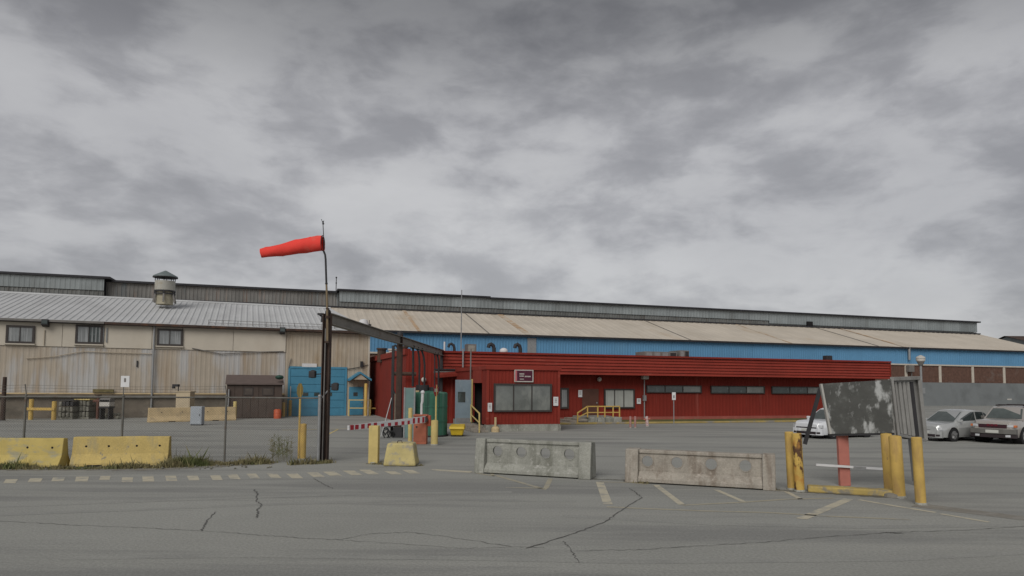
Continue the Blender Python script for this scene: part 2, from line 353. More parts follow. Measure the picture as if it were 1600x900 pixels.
# ================================================================== THE GROUND
g = MB(); S = 900.0
g.add([(-S,-40,0),(S,-40,0),(S,1600,0),(-S,1600,0)], [(0,1,2,3)])
ground = g.build('ground', M_ASPH, kind='structure', fix=False)
def flat_quad(name, pts, m, parent, z=.004):
    b = MB(); b.add([(p[0], p[1], z) for p in pts], [tuple(range(len(pts)))])
    o = b.build(name, m, parent); 
    if o.data.polygons[0].normal.z < 0: o.data.flip_normals()
    return o
def strip(name, uv, w, m, parent, z=.004, jag=0, n=1):
    pts = [G(u, v) for u, v in uv]; q = []
    for a, b in zip(pts, pts[1:]):
        for i in range(n):
            p = a.lerp(b, i/n)
            if jag and i: p = p + Vector((random.uniform(-jag, jag), random.uniform(-jag, jag)*1.4, 0))
            q.append(p)
    q.append(pts[-1]); vs = []
    for i, p in enumerate(q):
        d = (q[min(i+1, len(q)-1)]-q[max(i-1, 0)]); nn = Vector((-d.y, d.x, 0)).normalized()
        ww = w*(random.uniform(.45, 1.3) if jag else 1)
        vs += [(p.x+nn.x*ww/2, p.y+nn.y*ww/2, z), (p.x-nn.x*ww/2, p.y-nn.y*ww/2, z)]
    b = MB(); b.add(vs, [(2*i, 2*i+1, 2*i+3, 2*i+2) for i in range(len(q)-1)])
    o = b.build(name, m, parent, fix=False)
    if o.data.polygons[0].normal.z < 0: o.data.flip_normals()
    return o
# short painted dashes along the entrance road
dash = [(-27,-8,757,751,4),(5,24,755,749,4),(43,63,753.5,747.5,4),(80,99,752,746,3),(117,137,752.5,745,2),(155,171,750,744,2),(190,207,753.5,746,1),
        (223,241,752.5,744,-1),(260,277,751.5,743.5,-2),(295,312,750.5,743.5,-3),(332,348,750,743,-4),(360,376,749,741.5,-5),(391,406,747.5,740,-6),
        (424,440,747,739.5,-8),(456,474,747.5,740,-9),(490,508,745.5,738.5,-11),(516,535,743.5,737,-12),(549,567,742.5,735.5,-14),(576,594,741.5,734,-16),
        (612,629,741.5,736.5,-12),(640,657,740,734.5,-12)]
for a, b_, vb, vt, sh in dash:
    flat_quad('road_dash', [G(a, vb), G(b_, vb), G(b_+sh, vt), G(a+sh, vt)], M_PAINT, ground)
flat_quad('road_dash', [G(672,735), G(735,739), G(738,736.5), G(676,733)], M_PAINT, ground)
for uv, w, m in [([(736,738),(772,744),(768,740)], .10, M_PAINT2), ([(775,743),(792,748),(852,765),(860,748)], .13, M_PAINT2), ([(790,762),(850,763)], .10, M_PAINT2),
                 ([(937,753),(950,788)], .20, M_PAINT), ([(937,753),(985,754),(1010,757)], .10, M_PAINT2), ([(1025,758),(1066,789)], .15, M_PAINT),
                 ([(1118,765),(1162,784)], .13, M_PAINT), ([(1066,789.5),(1160,785),(1232,780),(1302,778.5)], .11, M_PAINT2),
                 ([(948,792),(1000,794.5),(1100,798.5),(1200,801),(1300,807),(1420,812)], .11, M_PAINT2), ([(1326,780),(1252,811)], .20, M_PAINT),
                 ([(1342,781),(1400,791),(1462,801)], .13, M_PAINT), ([(1470,803),(1545,816)], .12, M_PAINT), ([(1205,766),(1228,768),(1253,781)], .12, M_PAINT),
                 ([(440,672),(520,670.5),(560,669.5)], .12, M_YELP), ([(508,681),(528,671)], .10, M_YELP)]:
    strip('painted_line', uv, w, m, ground, n=6)
for uv, w in [([(-20,813),(100,820),(200,824),(315,830),(400,836),(470,841),(530,844),(580,834),(640,832),(720,842),(800,855),(850,856)], .014), ([(315,830),(322,817),(337,800)], .022),
              ([(396,765),(403,772),(400,783),(409,790),(402,797),(403,809)], .028), ([(822,857),(900,833),(945,816),(975,795),(1003,778),(992,769),(984,763)], .026),
              ([(900,861),(1000,859),(1120,852),(1200,847),(1300,838.5),(1400,832),(1500,829),(1610,822)], .015), ([(490,748),(505,756),(520,764)], .025),
              ([(530,844),(620,850),(720,857),(800,855)], .010), ([(1380,832),(1412,834)], .035), ([(880,846),(892,860),(905,880)], .015)]:
    strip('pavement_crack', uv, w, M_CRACK, ground, z=.008, jag=.022, n=11)
for uv, w in (([(-20,792),(200,784),(400,777),(600,771),(800,769)], .28), ([(-20,805),(250,795),(480,786),(700,781),(900,783)], .26), ([(100,872),(400,868),(700,872),(1000,878),(1400,874),(1620,862)], .22),
              ([(700,690),(900,695),(1150,703),(1300,716)], .4), ([(540,705),(700,712),(745,716)], .3), ([(880,806),(1100,818),(1350,824),(1620,820)], .25)):
    strip('tyre_mark', uv, w, M_TYREMARK, ground, z=.0025, n=10)
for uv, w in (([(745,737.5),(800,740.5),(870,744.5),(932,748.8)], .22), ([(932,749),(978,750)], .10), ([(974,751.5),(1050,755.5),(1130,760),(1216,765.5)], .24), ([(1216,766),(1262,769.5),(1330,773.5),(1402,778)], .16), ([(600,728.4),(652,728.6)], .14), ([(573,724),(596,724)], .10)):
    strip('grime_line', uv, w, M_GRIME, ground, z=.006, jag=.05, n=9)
# patched asphalt and the dirt verge on the right
strip('asphalt_patch', [(1430,789),(1520,800),(1640,815)], .55, M_DIRT, ground, z=.0035)

# ================================================================== FACTORY HALL (far, long, blue and beige)
H = Frame(77.9, .32, 580)
hall = thing('factory_hall', 'long factory hall with blue cladding, beige sheet roof and raised grey monitor along the skyline', 'factory', H.o, H.a)
hx0, hx1 = H.x(-160, 12, 440), H.x(1526, 12, 510)
he, hm0, hm1 = 8.45, 12.1, 14.2
xs = [hx0]
while xs[-1] < hx1-.5: xs.append(min(hx1, xs[-1]+6.1))
for a, b in zip(xs, xs[1:]):
    MB().corr(a+.01, b-.01, 6.05, he-.12, 0, .36, .045).build('blue_sheet', M_BLUE, hall, fix=False)
MB().box(hx0, -.14, 5.85, hx1, .12, 6.045).build('sill_band', M_WHITEC, hall)
MB().box(hx0, .02, 3.4, hx1, .4, 5.845).build('brick_wall', M_BRICK, hall)
px_ = H.x(1468.5, 0, 585)
for i in range(-6, 5):
    xx = px_ + i*(H.x(1519.5, 0, 585)-px_)
    if xx < hx1-.3: MB().box(xx-.22, -.1, 3.41, xx+.22, .018, 5.845).build('pilaster', M_WHITEC, hall, bev=.02)
MB().box(hx0, -.22, 0, hx1, .4, 3.395).build('lower_wall', M_GREYW, hall)
MB().box(hx0+.05, .1, 5.0, hx1-.05, .3, he-.2).build('wall_backing', M_GREYW, hall)
# end wall
MB().add([(hx1-.02,.05,0),(hx1-.02,30,0),(hx1-.02,30,8.4),(hx1-.02,18,12.0),(hx1-.02,12,12.0),(hx1-.02,.05,8.4)], [(0,1,2,3,4,5)]).build('end_wall', M_GREYW, hall)
MB().slope(hx0, hx1+.3, -.45, he-.06, 12.0, hm0+.02, 1.05, .035).build('roof', M_HROOF, hall, fix=False)
MB().slope(hx0, hx1+.3, 31, he-.06, 17.9, hm0+.02, 3, .05).build('roof', M_HROOF, hall, fix=False)
MB().box(hx0, -.50, he-.25, hx1+.3, -.40, he-.02).build('eave_gutter', M_BLACKE, hall)
for u, m, w in ((764, M_GALVD, .12), (826, M_RSTAIN, .8), (1079, M_GALVD, .10), (1372, M_GALVD, .16), (1414, M_RSTAIN, .55), (1236, M_RSTAIN, .3), (655, M_RSTAIN, .4)):
    x = H.x(u, -.4, 525); k = (hm0+.02-he+.06)/12.45
    b = MB(); y0, y1 = -.44, 11.9
    z0, z1 = he-.06+.05, hm0+.07-.02
    b.add([(x-w/2,y0,z0),(x+w/2,y0,z0),(x+w/2,y1,z1),(x-w/2,y1,z1),(x-w/2,y0,z0+.03),(x+w/2,y0,z0+.03),(x+w/2,y1,z1+.03),(x-w/2,y1,z1+.03)],
          [(0,3,2,1),(4,5,6,7),(0,1,5,4),(1,2,6,5),(2,3,7,6),(3,0,4,7)])
    b.build('roof_seam', m, hall)
# the raised monitor: sheets one by one
xa, xb = H.x(165, 12, 440), H.x(530, 12, 465); xe = H.x(1185, 12, 500)
x = hx0; i = 0
while x < hx1-.2:
    if x < xa: w = min(3.4, xa-x); yy = 11.55
    elif x < xb-.01: w = min(2.1, xb-x); yy = 12.35
    else: w = min(3.6, hx1-x); yy = 12.0
    w = max(w, .3)
    if xa <= x < xb-.01:
        MB().corr(x+.01, x+w-.01, hm0-.3, hm1-.25, yy, .42, .05).build('monitor_sheet', M_MONR, hall, fix=False)
    else:
        zs = hm0+.72 if x < xe else hm0+.3
        MB().corr(x+.01, x+w-.01, hm0-.2, zs, yy+.05, .42, .05).build('louvre_sheet', M_MONL, hall, fix=False)
        MB().corr(x+.01, x+w-.01, zs+.03, hm1-.02, yy-.08, .5, .03).build('monitor_sheet', M_MONU, hall, fix=False)
    x += w
MB().box(hx0, 12.45, 8, hx1-.1, 17.5, hm1-.05).build('monitor_core', M_BLACKE, hall)
MB().box(hx0, 11.2, hm1+.0, xa+.6, 18.6, hm1+.24).build('monitor_roof', M_BLACKE, hall)
MB().box(xa+.62, 11.95, hm1-.26, xb-.3, 18.5, hm1-.02).build('monitor_roof', M_BLACKE, hall)
MB().box(xb-.28, 11.5, hm1+.0, H.x(765,12,480), 18.5, hm1+.22).build('monitor_roof', M_BLACKE, hall)
MB().box(H.x(765,12,480)+.02, 11.5, hm1-.12, hx1+.4, 18.5, hm1+.10).build('monitor_roof', M_BLACKE, hall)
MB().box(hx0, 11.3, hm0-.08, hx1, 11.5, hm0+.09).build('monitor_flashing', M_BLACKE, hall)
xx, zz = H.at(1264, 507, 11.9); MB().box(xx-.5, 11.6, zz-.45, xx+.5, 11.98, zz+.45).build('vent_opening', M_VOID, hall)
xx, zz = H.at(525, 457, 12); b = MB(); b.cyl((xx,12,zz-.6),(xx,12,zz+2.0),.05,n=6); b.ball((xx,12,zz+1.9),.11); b.ball((xx,12,zz+1.2),.10); b.build('roof_aerial', M_DARK, hall)
xx, zz = H.at(1420, 545, -.3); b = MB(); b.cyl((xx,-.35,6.6),(xx,-.35,zz+.25),.17,n=10); b.build('wall_stack', M_GALV, hall)
b = MB(); b.cbox((xx,-.45,5.35),1.0,.5,.9); b.cyl((xx+.3,-.4,3.5),(xx+.3,-.4,5.0),.06); b.build('wall_vent_box', M_GALVD, hall)
xx, zz = H.at(831, 537, -.06); MB().box(xx-.55, -.09, 6.3, xx+.55, -.05, he-.35).build('grey_sheet', M_GALV, hall)
xx, zz = H.at(1578, 624, -.3); b = MB(); b.box(xx-.45,-.25,zz-.1,xx+.45,-.222,zz+.1); b.build('wall_plate', M_OFFW, hall)
# roof of another shed further off
t_ = P(1590, 530, 150)
far = thing('distant_shed', 'dark roofed shed far off beyond the right end of the beige roof', 'shed', (t_.x, 150, 0))
b = MB(); b.ext([(-9,0),(9,0),(9,t_.z-1.6),(0,t_.z+.5),(-9,t_.z-1.6)], 'x', -2.5, 20); b.build('wall', M_GREYW, far)
b = MB(); b.add([(-3,-9.6,t_.z-1.7),(20.5,-9.6,t_.z-1.7),(20.5,0,t_.z+.72),(-3,0,t_.z+.72),(-3,9.6,t_.z-1.7),(20.5,9.6,t_.z-1.7)], [(0,1,2,3),(3,2,5,4)]); b.build('roof', M_RUST, far)

# ================================================================== BEIGE BUILDING (left)
B = Frame(58.2, .40, 300)
beige = thing('beige_building', 'beige works building with stained cladding, grey ribbed roof and blue garage door', 'building', B.o, B.a)
bx0, bx1 = B.x(-170, 0, 570), B.x(576.5, 0, 560); bz = 6.72; xr = B.x(446, 0, 560)
MB().box(bx0, .05, 0, bx1-.02, 20, bz-.15).build('core_wall', M_BEIGER, beige)
MB().corr(bx0, xr-.01, 1.66, 4.88, 0, .32, .013).build('lower_cladding', M_BEIGEL, beige, fix=False)
pj = [bx0] + [B.x(u, 0, 520) for u in (-95, -3, 98, 163, 238, 285, 365)] + [xr]
for a, b in zip(pj, pj[1:]): MB().box(a+.012, -.07, 4.90, b-.012, .03, bz-.12).build('wall_panel', M_BEIGEU, beige, bev=.008)
gx0, gx1, gz0, gz1 = B.rect(450, 575, 541, 648, 0); gz0 = 0
MB().corr(xr+.01, gx0, 0, bz-.15, 0, .32, .014).build('right_cladding', M_BEIGER, beige, fix=False)
MB().corr(gx0+.005, gx1-.005, gz1+.02, bz-.15, 0, .32, .014).build('right_cladding', M_BEIGER, beige, fix=False)
MB().corr(gx1, bx1, 0, bz-.15, 0, .32, .014).build('right_cladding', M_BEIGER, beige, fix=False)
MB().box(bx0, -.13, 0, xr, .04, 1.65).build('foundation_wall', M_FOUND, beige)
MB().box(bx0, -.16, 1.652, xr, -.04, 1.74).build('base_flashing', M_TANB, beige)
MB().box(bx1-.10, -.06, 0, bx1+.05, .16, bz-.1).build('corner_trim', M_BEIGEU, beige)
# roof
ry = 9.6; rz_ = 9.45
MB().slope(bx0, bx1-2.6, -.35, bz, ry, rz_, .44, .05).build('roof', M_GROOF, beige, fix=False)
b = MB(); b.add([(bx1-2.595,-.35,bz),(bx1+.25,-.35,bz),(bx1-1.9,ry,rz_),(bx1-2.595,ry,rz_),(bx1+.25,19.4,bz),(bx1-2.595,19.4,bz)], [(0,1,2,3),(3,2,4,5),(1,4,2)]); b.build('hip_roof', M_GROOF, beige, fix=False)
MB().slope(bx0, bx1-2.6, ry+9.9, bz, ry+.02, rz_, 1.2, .05).build('roof', M_GROOF, beige, fix=False)
MB().cyl((bx0,ry,rz_+.05),(bx1-2.0,ry,rz_+.05),.12,n=8).build('ridge_cap', M_GROOF, beige)
MB().box(bx0, -.50, bz-.17, B.x(165,0,500), -.33, bz-.02).build('gutter', M_GALVD, beige)
MB().box(B.x(166,0,500), -.52, bz-.20, bx1+.25, -.34, bz-.03).build('gutter', M_RUST, beige)
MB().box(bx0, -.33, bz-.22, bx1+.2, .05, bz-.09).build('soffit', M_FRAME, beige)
# snow guard rail on the lower roof edge
b = MB(); xg0, xg1 = B.x(326,0,500), B.x(563,0,510)
for k in (.22, .42): b.bar((xg0,-.1,bz+k),(xg1,-.1,bz+k),.03)
n = 11
for i in range(n+1):
    q = xg0+(xg1-xg0)*i/n; b.bar((q,-.1,bz-.02),(q,-.1,bz+.44),.035)
b.build('snow_guard', M_GALVD, beige)
xx, zz = B.at(568, 508, -.2); b = MB(); b.lathe([(.02,-.5),(.36,-.35),(.42,.1),(.3,.42),(.02,.5)], (xx,-.2,zz), 14); b.build('roof_ventilator', M_WHITE, beige, smooth=True)
xx2, zz = B.at(577, 509, -.2); b = MB(); b.cbox((xx2,-.2,zz),.28,.25,.25); b.bar((xx2,-.2,zz),(xx2,-.2,zz+.45),.04); b.build('roof_floodlight', M_DARK, beige)
# windows
def sash_window(fr, parent, u0, v0, u1, v1, y, n, pm, fm=None, fw=.13, seed=0):
    x0, x1, z0, z1 = fr.rect(u0, v0, u1, v1, y); fm = fm or M_FRAME
    b = MB(); b.box(x0, y-.10, z0, x1, y+.0, z0+fw); b.box(x0, y-.10, z1-fw, x1, y, z1)
    b.box(x0, y-.10, z0+fw, x0+fw, y, z1-fw); b.box(x1-fw, y-.10, z0+fw, x1, y, z1-fw)
    win = b.build('window', fm, parent)
    w = (x1-x0-2*fw)/n
    for i in range(n):
        a = x0+fw+i*w
        MB().box(a, y-.045, z0+fw, a+w-(.05 if i < n-1 else 0), y-.01, z1-fw).build('pane', pm[i % len(pm)], win)
        if i < n-1: MB().box(a+w-.05, y-.085, z0+fw, a+w+.0, y-.008, z1-fw).build('mullion', fm, win)
    return win
for i, q in enumerate(((9.5,508.5,54.5,536.5), (118,508,161,537.5), (245.5,514,286,540.5))):
    sash_window(B, beige, *q, y=-.075, n=2, pm=[M_PANE, M_PANED if i == 1 else M_PANE])
    x0, x1, z0, z1 = B.rect(*q, y=-.075)
    MB().box(x0-.06, -.24, z0-.09, x1+.06, -.076, z0-.012).build('window_sill', M_BEIGEU, beige)
x0, x1, z0, z1 = B.rect(118,508,161,537.5,-.075)
w = (x1-x0)/2
for i in range(5): MB().box(x0+w+.14+i*.22, -.128, z0+.14, x0+w+.22+i*.22, -.122, z1-.14).build('blind_slat', M_PANE, beige)
def floodlight(fr, u, v, y, parent, s=1.0):
    xx, zz = fr.at(u, v, y); b = MB()
    b.box(xx-.05*s, y-.3*s, zz+.08*s, xx+.05*s, y+.02, zz+.16*s)
    b.add([(xx-.2*s,y-.55*s,zz-.15*s),(xx+.2*s,y-.55*s,zz-.15*s),(xx+.2*s,y-.12*s,zz-.28*s),(xx-.2*s,y-.12*s,zz-.28*s),(xx-.2*s,y-.5*s,zz+.24*s),(xx+.2*s,y-.5*s,zz+.24*s),(xx+.2*s,y-.1*s,zz+.2*s),(xx-.2*s,y-.1*s,zz+.2*s)],
          [(0,3,2,1),(4,5,6,7),(0,1,5,4),(1,2,6,5),(2,3,7,6),(3,0,4,7)])
    o = b.build('floodlight', M_DARK, parent, bev=.02)
    MB().box(xx-.16*s, y-.575*s, zz-.08*s, xx+.16*s, y-.552*s, zz+.16*s).build('lens', M_PANED, o)
floodlight(B, 73, 505, -.08, beige, 1.0); floodlight(B, 441, 517, -.08, beige, 1.0)
# pipes
b = MB(); xx = B.x(239, -.2, 570); b.cyl((xx,-.2,.2),(xx,-.2,bz-.2),.065,n=8); b.build('downspout', M_GALV, beige)
b = MB(); xx = B.x(69, -.2, 520); b.cyl((xx,-.12,4.95),(xx,-.12,6.0),.03,n=6); b.build('conduit', M_BEIGER, beige)
pts = [B.at(u, v, -.1) for u, v in ((300,544),(345,553),(400,550),(443,549))]
MB().tube([(a,-.12,c) for a, c in pts], .035, 6).build('cable', M_GALVD, beige)
pts = [B.at(u, v, -.1) for u, v in ((40,560),(85,557),(130,549),(180,551),(238,553))]
MB().tube([(a,-.1,c) for a, c in pts], .03, 6).build('cable', M_BEIGER, beige)
pts = [B.at(u, v, -.1) for u, v in ((543,577),(560,574),(575,570))]
b = MB(); b.tube([(a,-.1,c) for a, c in pts], .03, 6); xx, zz = B.at(565,569,-.1); b.cbox((xx,-.15,zz),.22,.15,.45); b.build('cable', M_DARK, beige)
MB().box(bx0, -.35, 1.42, B.x(440,-.3,612), -.20, 1.54).build('wall_pipe', M_GALVD, beige)
xx, zz = B.at(214.5, 568, -.04); MB().box(xx-.05,-.06,zz-.25,xx+.05,-.031,zz+.2).build('wall_bracket', M_DARK, beige)
# garage door of sections
b = MB(); b.box(gx0-.02,-.08,0,gx0+.14,.048,gz1+.1); b.box(gx1-.14,-.08,0,gx1+.02,.048,gz1+.1); b.box(gx0+.142,-.08,gz1-.06,gx1-.142,.048,gz1+.1)
b.build('garage_door_frame', M_GDOOR, beige)
gd = MB().box(gx0+.145, .0, 0, gx1-.145, .045, gz1-.062).build('garage_door', M_GDOOR, beige)
ns = 6; hh = (gz1-.07)/ns
for i in range(ns):
    MB().box(gx0+.15, -.05, i*hh+.015, gx1-.15, -.002, (i+1)*hh-.01).build('door_section', M_GDOOR, gd, bev=.012)
for u in (477.5, 495, 514.5):
    x0, x1, z0, z1 = B.rect(u-4.2, 613.5, u+4.2, 618.8, -.06)
    MB().box(x0, -.066, z0, x1, -.052, z1).build('door_pane', M_PANED, gd)
x0, x1, z0, z1 = B.rect(472, 568, 495, 573.5, -.1); MB().box(x0,-.1,z0,x1,-.035,z1).build('white_sign', M_WHITE, beige)
b = MB(); pts = [B.at(u, v, -.1) for u, v in ((451,575),(453,567),(455,560))]; b.tube([(a,-.1,c) for a, c in pts], .03, 6); b.build('lamp_arm', M_GALVD, beige)
# side door with gabled canopy
x0, x1, z0, z1 = B.rect(545, 604.5, 567, 646, -.03)
dr = MB().box(x0, -.08, .05, x1, -.031, z1).build('side_door', M_GDOOR, beige, bev=.01)
xx, zz = B.at(555.5, 616, -.09); MB().box(xx-.17, -.09, zz-.15, xx+.17, -.082, zz+.15).build('door_pane', M_PANED, dr)
MB().box(x1-.14,-.13,1.0,x1-.08,-.082,1.1).build('door_handle', M_GALV, dr)
xc, zt = B.at(561.5, 584, -.8); xl, zl = B.at(545, 595, -.8); xr2, _ = B.at(579, 595, -.8)
b = MB()
for a, c in ((xl, xc), (xr2, xc)):
    s = 1 if a < c else -1
    b.add([(a,-1.3,zl),(c,-1.3,zt),(c,-.0,zt),(a,-.0,zl),(a,-1.3,zl+.16),(c,-1.3,zt+.16),(c,-.0,zt+.16),(a,-.0,zl+.16)], [(0,1,2,3),(7,6,5,4),(0,4,5,1),(3,2,6,7),(0,3,7,4)])
cn = b.build('door_canopy', M_GDOOR, beige)
b = MB(); b.add([(xl+.3,-1.2,zl+.1),(xr2-.3,-1.2,zl+.1),(xc,-1.2,zt-.02),(xl+.3,-.02,zl+.1),(xr2-.3,-.02,zl+.1),(xc,-.02,zt-.02)], [(0,1,2),(3,5,4),(0,3,4,1)]); b.build('canopy_gable', M_BEIGER, cn)
# round roof vent
xv, zv = B.at(257, 470, 6.0); xv0, _ = B.at(240.5, 450, 6.0); xv1, _ = B.at(272.5, 450, 6.0); rv = (xv1-xv0)/2
def vz(v): return B.at(257, v, 6.0)[1]
rvb = MB().lathe([(rv*1.02, vz(456)), (rv*1.02, vz(439.5)), (rv*.9, vz(439.5)), (rv*.9, vz(456))], (xv,6,0), 28, cap=False).build('roof_vent', mat('vent_drum', (.36,.35,.31), .7, .12, 1.5, (.30,.25,.17), (.58,.72), 1.2), beige, smooth=True)
b = MB(); b.lathe([(rv*1.25, vz(433.3)), (rv*1.22, vz(431.6)), (.05, vz(422.8))], (xv,6,0), 28); b.build('vent_cap', mat('vent_cap_steel', (.15,.18,.18), .55, .12, 1), rvb)
MB().lathe([(rv*1.26, vz(434.2)), (rv*1.26, vz(433.2))], (xv,6,0), 28).build('cap_rim', M_DARK, rvb)
for i in range(8):
    t = 2*math.pi*(i+.3)/8; c, s_ = rv*.98*math.cos(t), rv*.98*math.sin(t)
    MB().bar((xv+c,6+s_,vz(440)),(xv+c,6+s_,vz(433.5)),.06).build('vent_strut', M_DARK, rvb)
b = MB(); 
for v in (455.2, 459.8): b.lathe([(rv*1.06, vz(v)-.05),(rv*1.06, vz(v)+.05),(rv*.98, vz(v)+.05),(rv*.98, vz(v)-.05),(rv*1.06, vz(v)-.05)], (xv,6,0), 28, cap=False)
for i in range(6):
    t = 2*math.pi*(i+.5)/6; b.bar((xv+rv*1.02*math.cos(t),6+rv*1.02*math.sin(t),vz(460)),(xv+rv*1.02*math.cos(t),6+rv*1.02*math.sin(t),vz(455)),.12)
b.build('vent_ring', M_DARK, rvb)
MB().lathe([(rv*.86, vz(476)), (rv*.86, vz(456))], (xv,6,0), 24).build('vent_neck', mat('vent_neck_paint', (.33,.30,.22), .8, .2, 2), rvb, smooth=True)
b = MB()
for i in range(6):
    t = 2*math.pi*(i+.5)/6; b.bar((xv+rv*1.0*math.cos(t),6+rv*1.0*math.sin(t),vz(460)),(xv+rv*1.2*math.cos(t),6+rv*1.2*math.sin(t),vz(473)),.12)
b.build('vent_leg', M_GALVD, rvb)

# ================================================================== RED BUILDING
R = Frame(45.8, .32, 760)
red = thing('red_building', 'low red clad office building with banded fascia and projecting gatehouse bay', 'building', R.o, R.a)
def rx(u, y=0, v=600): return R.x(u, y, v)
xL = rx(634, -1.0, 600); xA = rx(690, -1.25, 560); xB = rx(757, -1.0, 620); xR = rx(1390, -1.25, 578)
YB = -8.85; zp = .37
x760, x873 = rx(760.5, YB, 620), rx(874, YB, 620)
zt = 4.69; zf = 3.27
MB().box(xA, .06, 0, xR-.15, 16, zt-.12).build('core_wall', M_RED, red)
# main wall and plinth
MB().corr(x873-.5, xR-.2, .3, zf-.02, 0, .30, .016).build('wall_siding', M_RED, red, fix=False)
MB().box(x873-.5, -.12, 0, xR-.2, .05, .295).build('plinth', M_PLINTH, red)
# banded fascia: laps one by one
nl = 6; hh = (zt-zf-.14)/nl
for i in range(nl):
    z0 = zf+i*hh
    MB().add([(xA,-1.33,z0),(xR,-1.33,z0),(xR,-1.25,z0+hh-.01),(xA,-1.25,z0+hh-.01),(xA,-1.2,z0),(xR,-1.2,z0),(xR,-1.2,z0+hh-.01),(xA,-1.2,z0+hh-.01)],
             [(0,1,2,3),(5,4,7,6),(0,4,5,1),(3,2,6,7),(1,5,6,2),(0,3,7,4)]).build('fascia_board', M_REDF, red)
MB().box(xA, -1.40, zt-.13, xR+.05, -1.0, zt).build('fascia_cap', M_RED, red)
MB().box(xA+.01, -1.195, zf+.02, xR-.01, .05, zt-.14).build('fascia_core', M_RED, red)
MB().box(xR-.02, -1.34, zf, xR+.06, 16, zt-.14).build('end_board', M_RED, red)
# left part: side wall runs back to the beige building
bl = Vector(P(578, 600, 57.5)); bxl, byl, _ = R.loc((bl.x, bl.y, 0))
MB().add([(xL,-1,0),(bxl,byl,0),(bxl,byl,4.72),(xL,-1,4.72),(xL+.3,-.9,0),(bxl+.3,byl,0),(bxl+.3,byl,4.72),(xL+.3,-.9,4.72)], [(0,3,2,1),(4,5,6,7),(3,7,6,2),(0,1,5,4)]).build('side_wall', M_RED, red)
MB().add([(xL-.1,-1.12,4.40),(bxl-.12,byl,4.40),(bxl-.12,byl,4.78),(xL-.1,-1.12,4.78),(xL+.3,-.9,4.40),(bxl+.3,byl,4.40),(bxl+.3,byl,4.78),(xL+.3,-.9,4.78)], [(0,3,2,1),(4,5,6,7),(3,7,6,2),(0,1,5,4),(0,4,7,3)]).build('parapet_band', M_REDF, red)
MB().add([(xL+.3,-.9,4.3),(xA+.3,-.9,4.3),(xA+.3,16,4.3),(bxl+.3,byl,4.3)], [(0,1,2,3)]).build('left_roof', M_GALVD, red)
MB().corr(xL, x760+.3, 0, zt-.02, -1.0, .30, .016).build('wall_siding', M_RED, red, fix=False)
b = MB(); x0, z0 = R.at(680, 590, -1.5); x1, z1 = R.at(757, 585, -1.5); zc_, ze_ = 3.22, 2.93
b.add([(x0,-1.9,ze_),(x760-.02,-1.9,ze_+.12),(x760-.02,-1.04,zc_+.1),(x0,-1.04,zc_),(x0,-1.9,ze_+.18),(x760-.02,-1.9,ze_+.30),(x760-.02,-1.04,zc_+.3),(x0,-1.04,zc_+.2)], [(0,3,2,1),(4,5,6,7),(0,1,5,4),(1,2,6,5),(2,3,7,6),(3,0,4,7)])
b.build('entrance_canopy', M_REDF, red)
# pale door beside the doorway, a little open
hy = YB+2.82
hx, hz = R.at(711, 630, hy); gx, _ = R.at(736, 630, hy); _, gz = R.at(723, 593.5, hy)
dro = MB().box(0, -.05, .26, gx-hx, 0, gz).build('pale_door', M_LDOOR, red, bev=.01, loc=(hx, hy, 0))
w = gx-hx
MB().box(w*.15, -.062, 1.5, w*.62, -.052, 2.1).build('door_pane', M_PANED, dro)
MB().box(w*.05, -.06, .32, w*.95, -.052, .6).build('kick_plate', M_GALV, dro)
MB().box(gx+.005, hy-.07, .0, gx+.07, hy+.02, gz+.05).build('door_post', M_YELP, red)
# gatehouse bay
zb1 = R.at(815, 572, YB)[1]; yb = YB
MB().box(x760+1.6, yb+.05, .12, x873-.04, -1.06, zb1-.12).build('bay_core', M_RED, red)
MB().corr(x760+.1, x873-.1, zp+.005, zb1-.22, yb, .20, .016).build('bay_siding', M_RED, red, fix=False)
for a_, c_ in ((x760-.02,x760+.12),(x873-.12,x873+.02)): MB().box(a_,yb-.06,zp+.005,c_,yb+.1,zb1-.2).build('corner_trim', M_REDF, red)
MB().box(x873-.01, yb+.12, zp, x873+.03, -1.05, zb1-.2).build('bay_side_wall', M_RED, red)
# left side of the bay with its open doorway, the pale door swung out
dya, dyb_, dzt = yb+.85, yb+2.75, 2.62
MB().box(x760-.03, yb+.12, zp, x760+.04, dya, zb1-.2).build('bay_side_wall', M_RED, red)
MB().box(x760-.03, dyb_, zp, x760+.04, -1.05, zb1-.2).build('bay_side_wall', M_RED, red)
MB().box(x760-.07, dya, dzt, x760+.04, dyb_, zb1-.2).build('door_lintel', M_REDF, red)
b = MB(); b.box(x760+1.55,dya-.3,zp,x760+1.59,dyb_+.3,dzt+.2); b.box(x760+.05,dya-.3,zp,x760+1.55,dya-.26,dzt+.2); b.box(x760+.05,dyb_+.26,zp,x760+1.55,dyb_+.3,dzt+.2); b.box(x760+.05,dya-.25,dzt+.2,x760+1.55,dyb_+.25,dzt+.24); b.box(x760-.02,dya-.25,zp-.05,x760+1.55,dyb_+.25,zp-.005)
b.build('open_doorway', M_VOID, red)
MB().box(x760-.08, yb-.10, zb1-.215, x873+.08, -1.41, zb1).build('bay_roof', M_REDF, red)
MB().box(x760-.06, yb-.08, 0, x873+.06, -1.05, zp-.06).build('bay_plinth', M_CONC, red)
MB().box(x760-.04, yb-.05, zp-.058, x873+.04, yb+.3, zp).build('bay_sill', M_CONC, red)
bw = sash_window(R, red, 771, 599.5, 861.5, 643.5, yb-.035, 3, [M_PANER, M_PANER, M_PANER], fw=.09)
